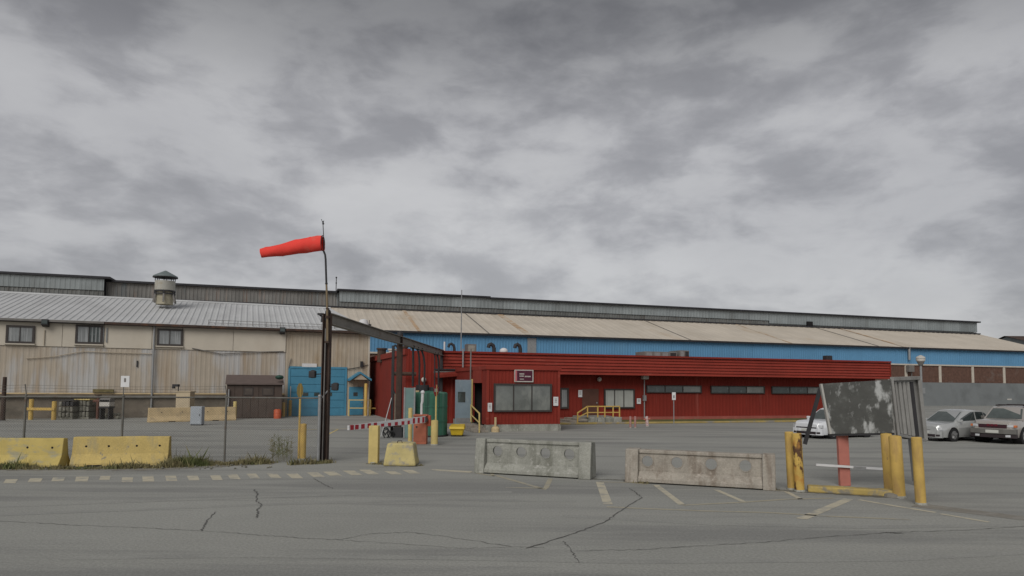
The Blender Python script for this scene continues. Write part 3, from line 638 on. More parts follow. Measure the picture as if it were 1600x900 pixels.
# maroon sign with unreadable pale lines
x0, x1, z0, z1 = R.rect(803.5, 577.5, 833, 597, yb-.05)
sg = MB().box(x0, yb-.10, z0, x1, yb-.04, z1).build('gatehouse_sign', M_OFFW, red)
MB().box(x0+.06, yb-.108, z0+.06, x1-.06, yb-.101, z1-.06).build('sign_face', M_SIGNM, sg)
MB().box(x0+.04, yb-.113, z0+.05, x0+.14, yb-.109, z1-.05).build('sign_bar', M_SIGNP, sg)
b = MB(); sw, sh = x1-x0, z1-z0
for (a, c, zc0, zc1) in ((.26,.52,.60,.70),(.26,.50,.43,.52),(.54,.86,.40,.50),(.28,.50,.20,.27)):
    q = a
    while q < c-.01:
        e_ = min(c, q+random.uniform(.03,.06)); b.box(x0+q*sw, yb-.112, z0+zc0*sh, x0+e_*sw-.012, yb-.1085, z0+zc1*sh); q = e_
b.build('sign_lettering', M_OFFW, sg)
def notice(u0, v0, u1, v1, y):
    x0, x1, z0, z1 = R.rect(u0, v0, u1, v1, y)
    o = MB().box(x0, y-.03, z0, x1, y, z1).build('notice_board', M_WHITE, red)
    w, h = x1-x0, z1-z0; b = MB()
    for k in (.72,.55,.38): b.box(x0+.25*w, y-.034, z0+k*h, x0+.75*w, y-.0305, z0+(k+.07)*h)
    b.build('notice_print', M_GALVD, o)
notice(762,629.5,768.5,643, yb-.07); notice(864.5,620,872,634, yb-.07)
notice(903.5,609.5,909.5,620.5,-.04); notice(995,622.5,1001,631,-.04)
# openings of the long wall
sash_window(R, red, 874.5,606,888,638.5,-.035,1,[M_PANE],fw=.12)
x0, x1, z0, z1 = R.rect(909.5,607.5,935,650,-.035); dd = MB().box(x0,-.09,.3,x1,-.034,z1).build('brown_door', M_BROWND, red, bev=.01)
MB().box(x1-.2,-.14,1.25,x1-.12,-.091,1.35).build('door_handle', M_GALV, dd)
sash_window(R, red, 943.5,607.5,991,638,-.035,3,[M_PANEL],fw=.10)
for q in ((1009.5,602,1095.5,614),(1110,603,1194,615),(1205,604,1289,615.6),(1302,605,1384,616)):
    sash_window(R, red, *q, y=-.035, n=3, pm=[M_PANED, M_PANED, M_PANER], fm=M_GREYW if 0 else M_FRAME, fw=.07)
def bulb(u, v, y):
    xx, zz = R.at(u, v, y); b = MB(); b.ball((xx,y-.15,zz),.17,12,8); b.cyl((xx,y+.02,zz),(xx,y-.1,zz),.10,n=10); b.build('wall_lamp', M_OFFW, red, smooth=True)
bulb(935, 592.5, -.1)
xx, zz = R.at(1007.5, 590, -.3); fl = MB(); fl.cbox((xx-.05,-.4,zz+.02),.5,.4,.3); o = fl.build('floodlight', M_OFFW, red, bev=.08)
b = MB(); b.cyl((xx,-.22,.2),(xx,-.22,zz),.045,n=8); b.cbox((xx,-.25,R.at(1007.5,622,-.3)[1]),.2,.2,.4); b.build('conduit', M_GALV, red)
bulb(661.5, 593.5, -1.05)
# pipes along the left part
def hp(us, z, r, m, nm, y=-1.18): MB().cyl((rx(us[0],y,585),y,z),(rx(us[1],y,585),y,z),r,n=8).build(nm, m, red)
hp((678,748), R.at(715,578,-1.5)[1], .06, M_DARK, 'wall_pipe', -1.5); hp((678,757), R.at(715,581,-1.5)[1]-.03, .09, M_GALVD, 'wall_pipe', -1.42)
hp((613,650), R.at(630,584,-1.5)[1], .12, M_RUST, 'wall_pipe', -1.5)
# things standing on the roof
for u0, u1, v0, v1, m, y in ((588,605,544,554,M_RUST,9),(627,638,541,549,M_RUST,4),(606,620,545,552,M_OFFW,8)):
    x0, x1, z0, z1 = R.rect(u0, v0, u1, v1, y); b = MB(); b.cyl(((x0+x1)/2,y,4.2),((x0+x1)/2,y,z1),(x1-x0)/2*.8,n=16); b.cyl(((x0+x1)/2,y,z1-.12),((x0+x1)/2,y,z1),(x1-x0)/2,n=16); b.build('roof_fan', m, red)
for u, v in ((708,538.5),(770,539),(811,539.5)):
    y = 2.0; xx, zz = R.at(u+2, v, y); r = .14 if u > 720 else .10
    b = MB(); b.tube([(xx,y,4.3),(xx,y,zz-.25),(xx-.06,y,zz-.05),(xx-.22,y,zz+.06),(xx-.38,y,zz-.02),(xx-.42,y,zz-.2)], r, 12); b.build('gooseneck_vent', M_DARK, red, smooth=True)
y = 1.5; xx, zz = R.at(787, 547, y); MB().ball((xx,y,zz-.08),.3,14,8,.8).build('dome_vent', M_WHITE, red, smooth=True)
xx, zz = R.at(694.5, 538.5, y); MB().cyl((xx,y,4.3),(xx,y,zz+.2),.06,n=8).build('roof_pipe', M_WHITE, red)
x0, x1, z0, z1 = R.rect(729, 537.5, 744.5, 548, 1.0); b = MB(); b.box(x0,1.0,4.4,x1,1.6,z1); bo = b.build('roof_unit', M_GALVD, red, bev=.02)
MB().box(x0+.12,.985,4.75,x1-.12,.998,z1-.1).build('unit_grille', M_CONCY if 0 else M_CONC, bo)
for u0, u1, v0 in ((1008,1058,549.5),(1062,1077,547.5)):
    x0, x1, z0, z1 = R.rect(u0, v0, u1, 557, 3); b = MB(); b.box(x0,3,4.3,x1,4.6,z1); bo = b.build('roof_unit', M_GALVD, red, bev=.03)
    n = 4 if u1-u0 > 20 else 2
    for i in range(n): MB().box(x0+(x1-x0)*(i+.15)/n, 2.985, 4.85, x0+(x1-x0)*(i+.85)/n, 2.998, z1-.08).build('unit_grille', M_DARK if i == n-1 else M_GALV, bo)
x0, x1, z0, z1 = R.rect(1292, 555.5, 1301, 561, 1.5); MB().box(x0,1.5,4.3,x1,2,z1).build('roof_unit', M_DARK, red, bev=.05)
xx, zz = R.at(721.5, 453, .6); b = MB(); b.cyl((xx,.6,4.3),(xx,.6,zz),.045,.03,n=6); b.build('lightning_mast', M_GALV, red)
b = MB(); xx = rx(723.5,-1.45,560); b.cyl((xx,-1.45,R.at(723.5,574,-1.45)[1]),(xx,-1.45,4.85),.055,n=8); b.build('mast_pipe', M_GALV, red)
b = MB(); xx = rx(735.5,YB+3,570); b.cyl((xx,YB+3,gz),(xx,YB+3,R.at(735.5,545,YB+3)[1]),.045,n=8); b.build('canopy_post', M_GALVD, red)
# pavement apron, kerb and lawn beside the red building
b = MB(); x0 = rx(700,-9,670); 
p_ = R.o
ap = MB(); ap.box(xA+1.0, YB-1.2, -.05, x760-.1, YB+5.5, .012)
pav = ap.build('pavement', M_CONC, kind='structure', bev=.02); pav.location = R.o; pav.rotation_euler = (0,0,R.a)
lw = MB(); lw.box(rx(975,-3,660), -3.2, 0, xR+3, -.125, .09); lawn = lw.build('lawn_strip', M_LAWN, kind='structure'); lawn.location = R.o; lawn.rotation_euler = (0,0,R.a)
kb = MB(); kb.box(x873+1.0, -3.45, 0, rx(975,-3,660)-.01, -.13, .08); ap2 = kb.build('pavement', M_CONCB, kind='structure'); ap2.location = R.o; ap2.rotation_euler = (0,0,R.a)
kb = MB(); kb.box(x873+.85, -3.62, 0, xR+3, -3.46, .13); kerb = kb.build('kerb', mat('yellow_kerb', (.36,.27,.10), .9, .15, 1.5, (.25,.23,.2), (.5,.62), 1), kind='structure', bev=.03); kerb.location = R.o; kerb.rotation_euler = (0,0,R.a)
def RW(x, y, z=0): return R.o + R.d*x + R.n*y + Vector((0,0,z))
# ================================================================== FENCE, COLUMN, WINDSOCK, PIPE RACK
fp = [G(-125,729), G(35,727.5), G(188.5,726), G(350.5,722), G(497,723)]
fence = thing('chain_link_fence', 'rusty chain link fence with barbed arms in front of the yellow barriers', 'fence', (0,0,0))
FH = 2.08
for i, p in enumerate(fp):
    b = MB(); r = .05 if i == 4 else .032; h = 2.1 if i == 4 else FH
    b.cyl((p.x,p.y,0),(p.x,p.y,h),r,n=10); b.ball((p.x,p.y,h),r*1.25,10,6)
    po = b.build('fence_post', M_GALV if i == 4 else M_FENCE, fence, smooth=True)
    if i in (0, 1, 3):
        MB().tube([(p.x,p.y,FH),(p.x,p.y,FH+.06),(p.x-.06,p.y+.02,FH+.34)], .016, 6).build('barb_arm', M_FENCE, po)
for a, c in zip(fp, fp[1:]):
    MB().cyl((a.x,a.y,FH-.04),(c.x,c.y,FH-.04),.024,n=8).build('top_rail', M_FENCE, fence)
wm = MB()
for a, c in zip(fp, fp[1:]):
    L = (c-a).length; d = (c-a)/L; st = .075; n = int(L/st); y0, y1 = .05, FH-.06; hh = y1-y0
    for k in range(-int(hh/st), n):
        for sg_ in (1, -1):
            s0 = k*st; s1 = s0+hh; t0, t1 = max(0, -s0)/hh, min(1, (L-s0)/hh)
            if t1 <= t0: continue
            za, zb = (y0+t0*hh, y0+t1*hh) if sg_ > 0 else (y1-t0*hh, y1-t1*hh)
            A = a+d*(s0+t0*hh)+Vector((0,0,za)); C = a+d*(s0+t1*hh)+Vector((0,0,zb))
            wm.bar(A, C, .0026)
wm.build('wire_mesh', M_FENCE, fence, kind='stuff', fix=False)
for k in (.10, .20, .29):
    b = MB()
    for a, c in ((fp[0], fp[1]), (fp[1], fp[3])):
        q = []
        for i in range(9): q.append(a.lerp(c, i/8)+Vector((-.05*k/.29, 0, FH+.05+k*.9-.035*math.sin(math.pi*i/8))))
        b.tube(q, .004, 4)
    b.build('barbed_wire', M_FENCE, fence)
# small white sign wired to the second post
p = fp[2]; b = MB(); b.box(-.13,-.012,-.17,.13,.012,.17); ws = thing('fence_sign', 'small white notice fixed on top of a fence post above the yellow barrier', 'sign', (p.x+.06, p.y-.05, P(193.5,596,p.y).z))
b.build('plate', M_WHITE, ws); b = MB(); b.box(-.03,-.016,-.02,.03,-.0125,.1); b.build('print', M_GALVD, ws)
b = MB(); b.cyl((-.06,.03,-.6),(-.06,.03,.1),.016,n=6); b.build('bracket', M_FENCE, ws)
# steel column
c0 = G(506,720.5); cy = c0.y
def PX(u, v, Y=None): return P(u, v, Y or cy)
ctop = PX(505,490).z
col_ = thing('steel_column', 'tall rusty brown steel column carrying lamps and the pipe rack end', 'column', c0)
b = MB(); w = .125
b.box(-w,-w,0,-w+.03,w,ctop); b.box(w-.03,-w,0,w,w,ctop); b.box(-w+.031,-.02,0,w-.031,.02,ctop); b.build('shaft', M_RUST, col_)
b = MB(); b.box(-.03,-w-.02,.0,.0,-.021,ctop-.5); b.build('edge_bar', M_GALVD, col_)
b = MB(); b.cbox((.02,0,.012),.42,.42,.024); b.build('base_plate', M_DARK, col_)
b = MB(); b.ball((.02,0,ctop+.02),.10,12,8,1.3); b.cyl((.02,0,ctop-.25),(.02,0,ctop),.085,n=12); b.build('cap', M_DARK, col_, smooth=True)
b = MB(); b.bar((-.05,0,ctop-.2),(-.26,-.02,ctop-.03),.06); b.cbox((-.23,-.02,ctop-.02),.16,.12,.06); b.cyl((-.16,-.02,ctop-.28),(-.15,-.02,ctop-.1),.05); b.build('bracket', M_DARK, col_)
def clamp_lamp(u, v, fl=1):
    q = PX(u, v)-c0; b = MB(); b.bar((w*fl,0,q.z+.02),(q.x,-.03,q.z),.035)
    b.lathe([(.05,-.12),(.10,-.11),(.11,.1),(.06,.14)], (q.x,-.05,q.z), 12); b.cbox((q.x,-.17,q.z),.2,.10,.22); return b.build('floodlight', M_DARK, col_, bev=.02)
clamp_lamp(490,585,-1); clamp_lamp(525,604.5,1)
b = MB(); b.cyl((-.17,-.05,.05),(-.17,-.05,2.05),.045,n=10); b.bar((-.17,-.05,1.95),(.12,-.05,2.32),.035); b.build('side_pipe', M_GALV, col_)
# windsock on its mast
ws = thing('windsock', 'red windsock streaming left from a thin bent mast on the column', 'windsock', (c0.x, cy-.22, 0)); O = Vector((c0.x, cy-.22, 0)); Y_ = cy-.22
def WQ(u, v): return P(u, v, Y_)-O
b = MB(); b.tube([WQ(511.5,536),WQ(511.5,500),WQ(511,470),WQ(510,443)], [.035]*3+[.03], 10); b.build('lower_mast', M_FENCE if 0 else mat('mast_tan', (.20,.15,.09), .75, .15, 3), ws, smooth=True)
b = MB(); b.tube([WQ(510,443.5),WQ(508.8,405),WQ(508,398),WQ(505.8,392.5)], .032, 10); b.tube([WQ(505.8,393),WQ(505.5,368),WQ(504.8,352),WQ(504.6,345.5)], .013, 8)
b.ball(WQ(510,443),.045); b.ball(WQ(505,349.5),.035,8,6); b.bar(WQ(504.5,349),WQ(502.2,342.5),.016); b.bar(WQ(505,349.5),WQ(506,344.5),.014); b.build('upper_mast', M_DARK, ws, smooth=True)
MB().cyl(WQ(511.8,483),WQ(511.8,481.5),.06,n=10).build('clamp', M_RUST, ws); MB().cyl(WQ(511.8,497),WQ(511.8,493.5),.07,n=10).build('clamp', M_RUST, ws); MB().cbox(WQ(511,534.5),.13,.1,.06).build('clamp', M_RUST, ws)
# sock: rings of cloth along a drooping line
cen = [(504.6,380),(498,380.8),(488,382),(476,383.6),(464,385.6),(452,388.2),(440,390.6),(428,392.6),(417,394.2),(408.3,395.6)]
hw = [12.0,12.2,12.0,11.6,11.1,10.2,9.2,8.4,7.8,7.2]; n = 20; vs = []
for lay in (0, 1):
    for i, ((u, v), h) in enumerate(zip(cen, hw)):
        c = WQ(u, v); r = h*cy/F - (.006 if lay else 0); a = WQ(*cen[max(i-1, 0)]); e_ = WQ(*cen[min(i+1, 9)]); d = (e_-a).normalized()
        up = Vector((0,0,1)); up = (up-d*up.dot(d)).normalized(); sd_ = d.cross(up)
        for k in range(n):
            t = 2*math.pi*k/n; rr = r*(1+.07*math.sin(3*t+i*1.9)*(i > 0)+.05*math.sin(6*t+i*2.7)*(i > 1))
            vs.append(c+up*(rr*math.cos(t))+sd_*(rr*.9*math.sin(t)))
fs = []; m = len(cen)
for i in range(m-1):
    for k in range(n):
        q = (i*n+k, i*n+(k+1) % n, (i+1)*n+(k+1) % n, (i+1)*n+k); fs += [q, tuple(m*n+x for x in reversed(q))]
for i in (0, m-1):
    for k in range(n): fs.append((i*n+k, i*n+(k+1) % n, m*n+i*n+(k+1) % n, m*n+i*n+k))
MB().add(vs, fs).build('sock', M_SOCK, ws, smooth=True)
b = MB(); c = WQ(504.3, 380); r = 12.1*cy/F; b.tube([c+Vector((0, r*.9*math.sin(2*math.pi*k/20), r*math.cos(2*math.pi*k/20))) for k in range(21)], .012, 6); b.build('hoop', M_DARK, ws)
# pipe rack running back from the column
A = P(512,498,cy+.15); Bp = P(690,551.5,43.0); rack = thing('pipe_rack', 'rusty overhead pipe rack running back from the column to the red building', 'pipe rack', (A.x, A.y, 0))
def rk(p): return Vector(p)-Vector((A.x, A.y, 0))
def on(t): return A.lerp(Bp, t)
d = (Bp-A).normalized(); sdv = Vector((d.y, -d.x, 0)).normalized()
bm_ = MB(); bm_.bar(rk(A), rk(Bp), .10, .38); bm_.bar(rk(A+sdv*.06+Vector((0,0,.17))), rk(Bp+sdv*.06+Vector((0,0,.17))), .22, .03); bm_.bar(rk(A+sdv*.06-Vector((0,0,.17))), rk(Bp+sdv*.06-Vector((0,0,.17))), .22, .03)
bm_.build('beam', M_BEAM, rack)
b = MB(); b.bar(rk(A+Vector((0,0,.205))-sdv*.03), rk(Bp+Vector((0,0,.205))-sdv*.03), .10, .035); b.build('beam_lip', mat('red_rust', (.11,.05,.035), .85, .25, 3), rack)
for i in range(1, 9):
    q = on(i/9); MB().bar(rk(q-sdv*.06+Vector((0,0,-.19))), rk(q-sdv*.06+Vector((0,0,.19))), .05, .03).build('stiffener', M_RUST, rack)
def tfor(u):   # rack parameter seen at pixel column u
    lo, hi = 0, 1
    for _ in range(40):
        m_ = (lo+hi)/2; q = on(m_)
        if 800+F*q.x/q.y < u: lo = m_
        else: hi = m_
    return lo
def rpost(u, wd, z0=0, z1=None, off=0, m=M_RUST, nm='post'):
    q = on(tfor(u)); b = MB(); z1 = z1 or q.z-.15
    b.box(-wd/2,-wd/2,z0,wd/2,wd/2,z1); o = b.build(nm, m, rack, loc=rk(Vector((q.x, q.y, 0)))+sdv*off); return q
q1 = rpost(624.5, .25, z1=on(tfor(624.5)).z+.25); qe = rpost(692.5, .19, z1=Bp.z+.1, m=M_DARK)
b = MB(); b.ball((0,0,0),.16,10,8,1.4); b.build('post_cap', M_DARK, rack, loc=rk(q1)+Vector((0,0,.25)), smooth=True)
# thin post with its stay left of the middle post
q = P(613.5,600,q1.y+.2); x = rk(Vector((q.x, q.y, 0)))
zt_ = P(613.5,540,q.y).z
b = MB(); b.bar((x.x,x.y,0),(x.x,x.y,zt_),.12); b.tube([(x.x,x.y,zt_-.05),(x.x+.1,x.y,zt_+.02),(x.x+.22,x.y,zt_-.1),(x.x+.24,x.y,zt_-.35)], .05, 8); b.build('post', M_DARK, rack)
b = MB(); pp = rk(P(596,650,q.y-.6)); b.bar((x.x,x.y,rk(P(612,617,q.y)).z),(pp.x,pp.y,.05),.035); b.build('stay', M_GALV, rack)
b = MB(); b.bar((x.x,x.y,rk(P(613,607,q.y)).z),rk(P(622,628,q.y-.1)),.06); b.build('brace', M_DARK, rack)
b = MB(); e_ = rk(P(619,652,q.y-.05)); b.bar((e_.x,e_.y,.0),(e_.x,e_.y,rk(P(619,615,q.y)).z),.17); b.build('post', mat('tan_grey_post', (.17,.14,.105), .85, .2, 3), rack)
# pipes hanging from the rack into the tank and wall
tk = G(669,681); tkR = .92
for u, ub, vb, rr in ((645,645,604,.06),(652,655,606,.05),(658,663,604,.055),(679,679,604,.04),(683,685,610,.06)):
    q = on(tfor(u)); z1 = q.z-.1; zb_ = P(ub, vb, q.y).z; xb_ = P(ub, vb, q.y).x
    b = MB(); b.tube([rk((q.x,q.y,z1)),rk((q.x+(xb_-q.x)*.7,q.y,z1-.45)),rk((xb_,q.y,z1-.9)),rk((xb_,q.y,zb_))], rr, 8); b.cbox(rk((q.x,q.y,z1-.05)), rr*3.5, rr*3.5, .14); b.build('hanging_pipe', M_DARK, rack, smooth=True)
q = q1; b = MB(); b.cbox((0,0,0),.42,.3,.75); b.build('control_box', M_DARK, rack, loc=rk(P(622,680,q.y-.2)), bev=.02)
bx = MB()
for k, (u, v, r, tl) in enumerate(((604,679,.22,.2),(611,681,.20,-.3),(617,680,.22,.1),(630,681,.2,.4),(601,675,.15,.5))):
    c = rk(P(u, v, q.y-.35)); pts = []
    for i in range(17):
        t = 2*math.pi*i/16; pts.append(c+Vector((r*.62*math.cos(t)+.05*math.sin(2*t), .08*k-.1+tl*.2*math.sin(t), r*1.1*math.sin(t))))
    bx.tube(pts, .028, 6)
bx.build('hose_loops', M_BLACK, rack, smooth=True)
b = MB(); c = rk(P(607,664,q.y-.1)); b.cbox(c,.5,.35,.2); b.build('junction_box', M_BLACK, rack, bev=.04)

# ================================================================== TANK AND GATE
tank = thing('green_tank', 'weathered green cylindrical tank under the hanging pipes by the red wall', 'tank', tk)
Hh = P(669,613,tk.y-.4).z
MB().lathe([(tkR,.08),(tkR,Hh-.05),(tkR-.05,Hh),(.02,Hh+.1)], (0,0,0), 36).build('shell', M_GREEN, tank, smooth=True)
MB().lathe([(tkR+.06,0),(tkR+.06,.08)], (0,0,0), 30).build('base_ring', M_DARK, tank)
for z in (Hh*.35, Hh*.68): MB().lathe([(tkR+.022,z-.03),(tkR+.022,z+.03),(tkR-.02,z+.03),(tkR-.02,z-.03),(tkR+.022,z-.03)], (0,0,0), 36, cap=False).build('hoop', M_GREEN, tank)
b = MB(); b.cyl((-.3,-.1,Hh),(-.3,-.1,Hh+.35),.32,n=16); b.cyl((.25,0,Hh),(.25,0,Hh+.25),.28,n=16); b.build('manhole', M_DARK, tank)
b = MB(); b.cbox((-.65,-.55,Hh+.05),.5,.12,.08); b.build('lifting_bar', M_TANB, tank)
ts = thing('teal_panel', 'narrow teal sheet panel standing left of the green tank', 'panel', G(639,684)); 
h_ = P(639,606,ts.location.y).z
b = MB(); b.box(-.26,-.03,0,.26,.03,h_); b.build('sheet', M_TEAL, ts, bev=.01); b = MB(); b.box(-.27,-.05,0,-.2,.05,h_+.02); b.box(.2,-.05,0,.27,.05,h_+.02); b.build('frame', M_GALV, ts)
# barrier cabinet and boom
cb_ = G(657,693.5); ang = math.atan2(-4.4, -2.0)
cab = thing('barrier_gate', 'boom barrier with faded orange cabinet and red striped white arm', 'barrier', cb_)
ch = P(657,650,cb_.y).z
b = MB(); b.box(-.27,-.24,0,.27,.24,ch); cc = b.build('cabinet', M_ORCAB, cab, bev=.02)
MB().box(-.30,-.27,ch+.002,.30,.27,ch+.07).build('lid', M_ORCAB, cc, bev=.02)
MB().box(-.22,-.252,.12,.22,-.243,ch-.25).build('panel_door', M_ORCAB, cc, bev=.004); MB().cbox((-.14,-.262,ch*.62),.06,.02,.06).build('lock', M_DARK, cc)
b = MB(); b.box(.271,-.15,ch-.42,.42,.15,ch+.03); b.build('counterweight', mat('red_orange_paint', (.42,.09,.05), .6, .12, 3), cab, bev=.02)
b = MB(); b.tube([(.02,0,ch+.06),(.02,0,ch+.5),(.05,0,ch+.62),(.06,0,ch+.98)], [.05,.05,.06,.06], 8); b.ball((.06,0,ch+1.0),.09); b.build('beacon_pole', M_WHITE, cab, smooth=True)
p0 = P(664,655.5,cb_.y-.30)-cb_; p1 = P(544,668.5,24.0)-cb_
arm = thing('x','x y z w','x'); bpy.data.objects.remove(arm)
L = (p1-p0).length; d = (p1-p0).normalized(); nst = 14
armp = MB(); up = Vector((0,0,1))
def hh_at(t): return .27-.16*t if t < .62 else .17-.02*(t-.62)
q = [p0+d*(L*i/nst) for i in range(nst+1)]
sd2 = Vector((d.y,-d.x,0)).normalized()*.035
def seg(t0, t1, lo=-.5, hi=.5, ex=0):
    vs = []
    for t in (t0, t1):
        c = p0+d*(L*t); h = hh_at(t)
        for sgn, z in ((-1,lo),(1,lo),(1,hi),(-1,hi)): vs.append(c+sd2*sgn*(1+ex)+up*(z*h))
    return vs, [(3,2,1,0),(4,5,6,7),(0,1,5,4),(1,2,6,5),(2,3,7,6),(3,0,4,7)]
armp.add(*seg(0, 1)); ao = armp.build('boom_arm', M_BOOMW, cab)
tt = [.035,.105,.175,.25,.33,.42,.51,.60,.69,.765,.84,.91,.965]
for i, t in enumerate(tt):
    w = .016 if i < 4 else .020
    lo, hi = (-.42, .42) if i < 3 else ((-.5, .12) if i < 8 else (-.5, .5)); 
    MB().add(*seg(t-w, min(1, t+w), lo-.02, hi+.02, .12)).build('red_stripe', M_BOOMR, ao)
b = MB(); b.cyl(p0+Vector((0,-.05,0)),p0+Vector((0,.14,0)),.12,n=14); b.build('pivot', M_DARK, cab)

# ================================================================== BOLLARDS AND POSTS
def bollard(name, label, u, v, vt, wpx, m, cat='bollard', group=None, square=False, ry=0, cap='dome', rxx=0, band=None):
    p = G(u, v); r = wpx/2*p.y/F; h = P(u, vt, p.y).z
    t = thing(name, label, cat, p, group=group, ry=ry, rx=rxx)
    b = MB()
    if square: b.box(-r,-r,-.02,r,r,h)
    elif cap == 'dome': b.lathe([(r,-.02),(r,h-r*.35),(r*.92,h-r*.15),(r*.6,h-.01),(.01,h)], (0,0,0), 22)
    else: b.lathe([(r,-.02),(r,h-.015),(r-.015,h)], (0,0,0), 22)
    o = b.build('post', m, t, smooth=not square, bev=.012 if square else 0)
    MB().lathe([(r*1.18,0),(r*1.14,.035),(r*1.0,.05)], (0,0,0), 18, cap=False).build('footing', M_CONC, t)
    return t, p, r, h
BG = 'yellow bollards around the gate'
bollard('bollard','yellow painted square bollard standing under the tip of the striped boom',584,723.5,665,14.5,M_YELP,group=BG,square=True)
t, p, r, h = bollard('bollard','yellow round bollard left of the rusty column beside the oval sign pole',472.8,718.5,661.5,9.5,M_YEL,group=BG)
bollard('bollard','pale yellow bollard right of the orange barrier cabinet',678.5,695.5,656,11,M_YELP,group=BG)
bollard('bollard','thin yellow post between the hose loops and the barrier cabinet',640.5,691,637,6.5,M_YELP,group=BG)
# oval sign seen from behind, on a yellow pole
p = G(466.5,716.5); sg = thing('sign_back','yellow backed octagonal road sign turned nearly edge on beside a yellow bollard','sign',p)
zt_ = P(467,598,p.y).z; zb_ = P(467,622.5,p.y).z
b = MB(); b.cyl((0,0,0),(0,0,zt_-.05),.035,n=10); b.build('pole', M_YEL, sg)
b = MB(); r = (zt_-zb_)/2; b.cyl((-.02,-.03,(zt_+zb_)/2),(.0,-.055,(zt_+zb_)/2),r,n=8); o = b.build('plate', mat('yellow_sign_back', (.46,.35,.13), .7, .12, 4), sg)
o.location = (0,0,0)
pl = MB()
zc_ = (zt_+zb_)/2; ang_ = math.radians(22); pts = []
for i in range(8):
    t = 2*math.pi*(i+.5)/8; pts.append((r*math.cos(t)*.25, r*math.sin(t)+zc_))
bpy.data.objects.remove(o); vs = [(a, -.05+a*2.2, c) for a, c in pts]+[(a, -.035+a*2.2, c) for a, c in pts]
pl.add(vs, [tuple(range(8)), tuple(range(15,7,-1))]+[(i,(i+1)%8,8+(i+1)%8,8+i) for i in range(8)]).build('plate', mat('yellow_sign_back', (.46,.35,.13), .7, .12, 4), sg)
# stop sign edge on, on the bollard at the cabinet
p = G(679,694.5); p.y += .32; sg = thing('stop_sign','red octagonal stop sign seen almost edge on upon a yellow pole by the tank','sign',p)
zt_ = P(679,599.5,p.y).z; zb_ = P(679,620,p.y).z; zc_ = (zt_+zb_)/2; r = (zt_-zb_)/2
b = MB(); b.cyl((0,0,0),(0,0,zt_-.05),.035,n=10); b.build('pole', M_YELP, sg)
pts = [(r*math.cos(2*math.pi*(i+.5)/8)*.30, r*math.sin(2*math.pi*(i+.5)/8)) for i in range(8)]
vs = [(a, -.05+a*3, zc_+c) for a, c in pts]+[(a, -.035+a*3, zc_+c) for a, c in pts]
MB().add(vs, [tuple(range(8)), tuple(range(15,7,-1))]+[(i,(i+1)%8,8+(i+1)%8,8+i) for i in range(8)]).build('plate', M_STOP, sg)
b = MB(); b.add([(-.05,-.056-.15,zc_-.07),(.05,-.056+.15,zc_-.07),(.05,-.056+.15,zc_+.07),(-.05,-.056-.15,zc_+.07)], [(0,1,2,3)]); b.build('lettering', M_OFFW, sg)
# far yard bollards
YG = 'yellow bollards by the beige building'
bollard('bollard','short yellow bollard at the right end of the long tan barrier',366.5,655.5,627,5.2,M_YELP,group=YG)
bollard('bollard','yellow bollard standing before the brown shed',403.5,653.5,628,5.2,M_YEL,group=YG)
bollard('bollard','yellow bollard between the orange drum and the garage door',442.5,652,628.5,5,M_YEL,group=YG)
t, p, r, h = bollard('bollard','yellow bollard with a thin white rod at the left jamb of the garage door',453,650.5,625,4.6,M_YEL,group=YG)
MB().cyl((0,0,h),(0,0,h+1.05),.03,n=6).build('rod', M_OFFW, t)
bollard('bollard','rail end bollard before the blue side door',557,649,621.5,5,M_YEL,group=YG)
bollard('bollard','tallest yellow post right of the blue side door under the canopy',571,650.5,599,5,M_YEL,group=YG)
pa, pb = G(545,650), G(578,650); gr = thing('guard_rail','low yellow rail across the blue side door','guard rail',pa)
b = MB(); v = pb-pa
for k in (.62, 1.25): b.bar((0,.0,k),(v.x,v.y,k),.07)
b.build('rail', M_YELP, gr)
b = MB(); b.bar((0,0,0),(0,0,1.3),.08); b.bar((v.x,v.y,0),(v.x,v.y,1.3),.08); b.build('post', M_YELP, gr)
# bench
p = G(585,648.5); be = thing('yellow_bench','small yellow bench against the red side wall','bench',p)
h = P(585,637,p.y).z; w = 10.5*p.y/F
MB().box(-w,-.2,h-.1,w,.2,h).build('seat', M_YEL, be, bev=.02); MB().box(-w,.12,h+.0,-w+.3,.2,P(577,626,p.y).z).build('backrest', M_YEL, be, bev=.02)
for s_ in (-.7, .75): MB().box(s_*w-.1,-.16,0,s_*w+.1,.16,h-.102).build('leg', M_YEL, be)
# green skip box
p = G(604.5,650); p = p*1.0; sk = thing('green_bin','dark green bin standing at the end of the yellow bench','bin',p)
h = P(604,631,p.y).z; w = 9.5*p.y/F
b = MB(); b.add([(-w*.9,-.4,.1),(w*.9,-.4,.1),(w*.9,.4,.1),(-w*.9,.4,.1),(-w,-.5,h-.1),(w,-.5,h-.1),(w,.5,h-.1),(-w,.5,h-.1)], [(0,3,2,1),(4,5,6,7),(0,1,5,4),(1,2,6,5),(2,3,7,6),(3,0,4,7)]); b.build('body', M_GREEND, sk, bev=.03)
MB().box(-w-.03,-.54,h-.098,w+.03,.54,h).build('lid', M_GREEND, sk, bev=.03)
b = MB(); 
for a in (-1, 1): b.cyl((a*w*.7,-.35,.06),(a*w*.7,.35,.06),.06)
b.build('wheels', M_BLACK, sk)
# drum
p = G(433.5,654); dr = thing('orange_drum','orange plastic drum between two yellow bollards at the brown shed','drum',p); r = 5.6*p.y/F; h = P(433,640,p.y).z
MB().lathe([(r*.95,0),(r,.05),(r,h*.32),(r*1.05,h*.34),(r,h*.37),(r,h*.64),(r*1.05,h*.66),(r,h*.69),(r,h-.05),(r*.93,h)], (0,0,0), 22).build('shell', M_ORNG, dr, smooth=True)
MB().lathe([(r*.7,h+.001),(r*.7,h+.03),(.01,h+.03)], (0,0,0), 18).build('lid', M_ORNG, dr)

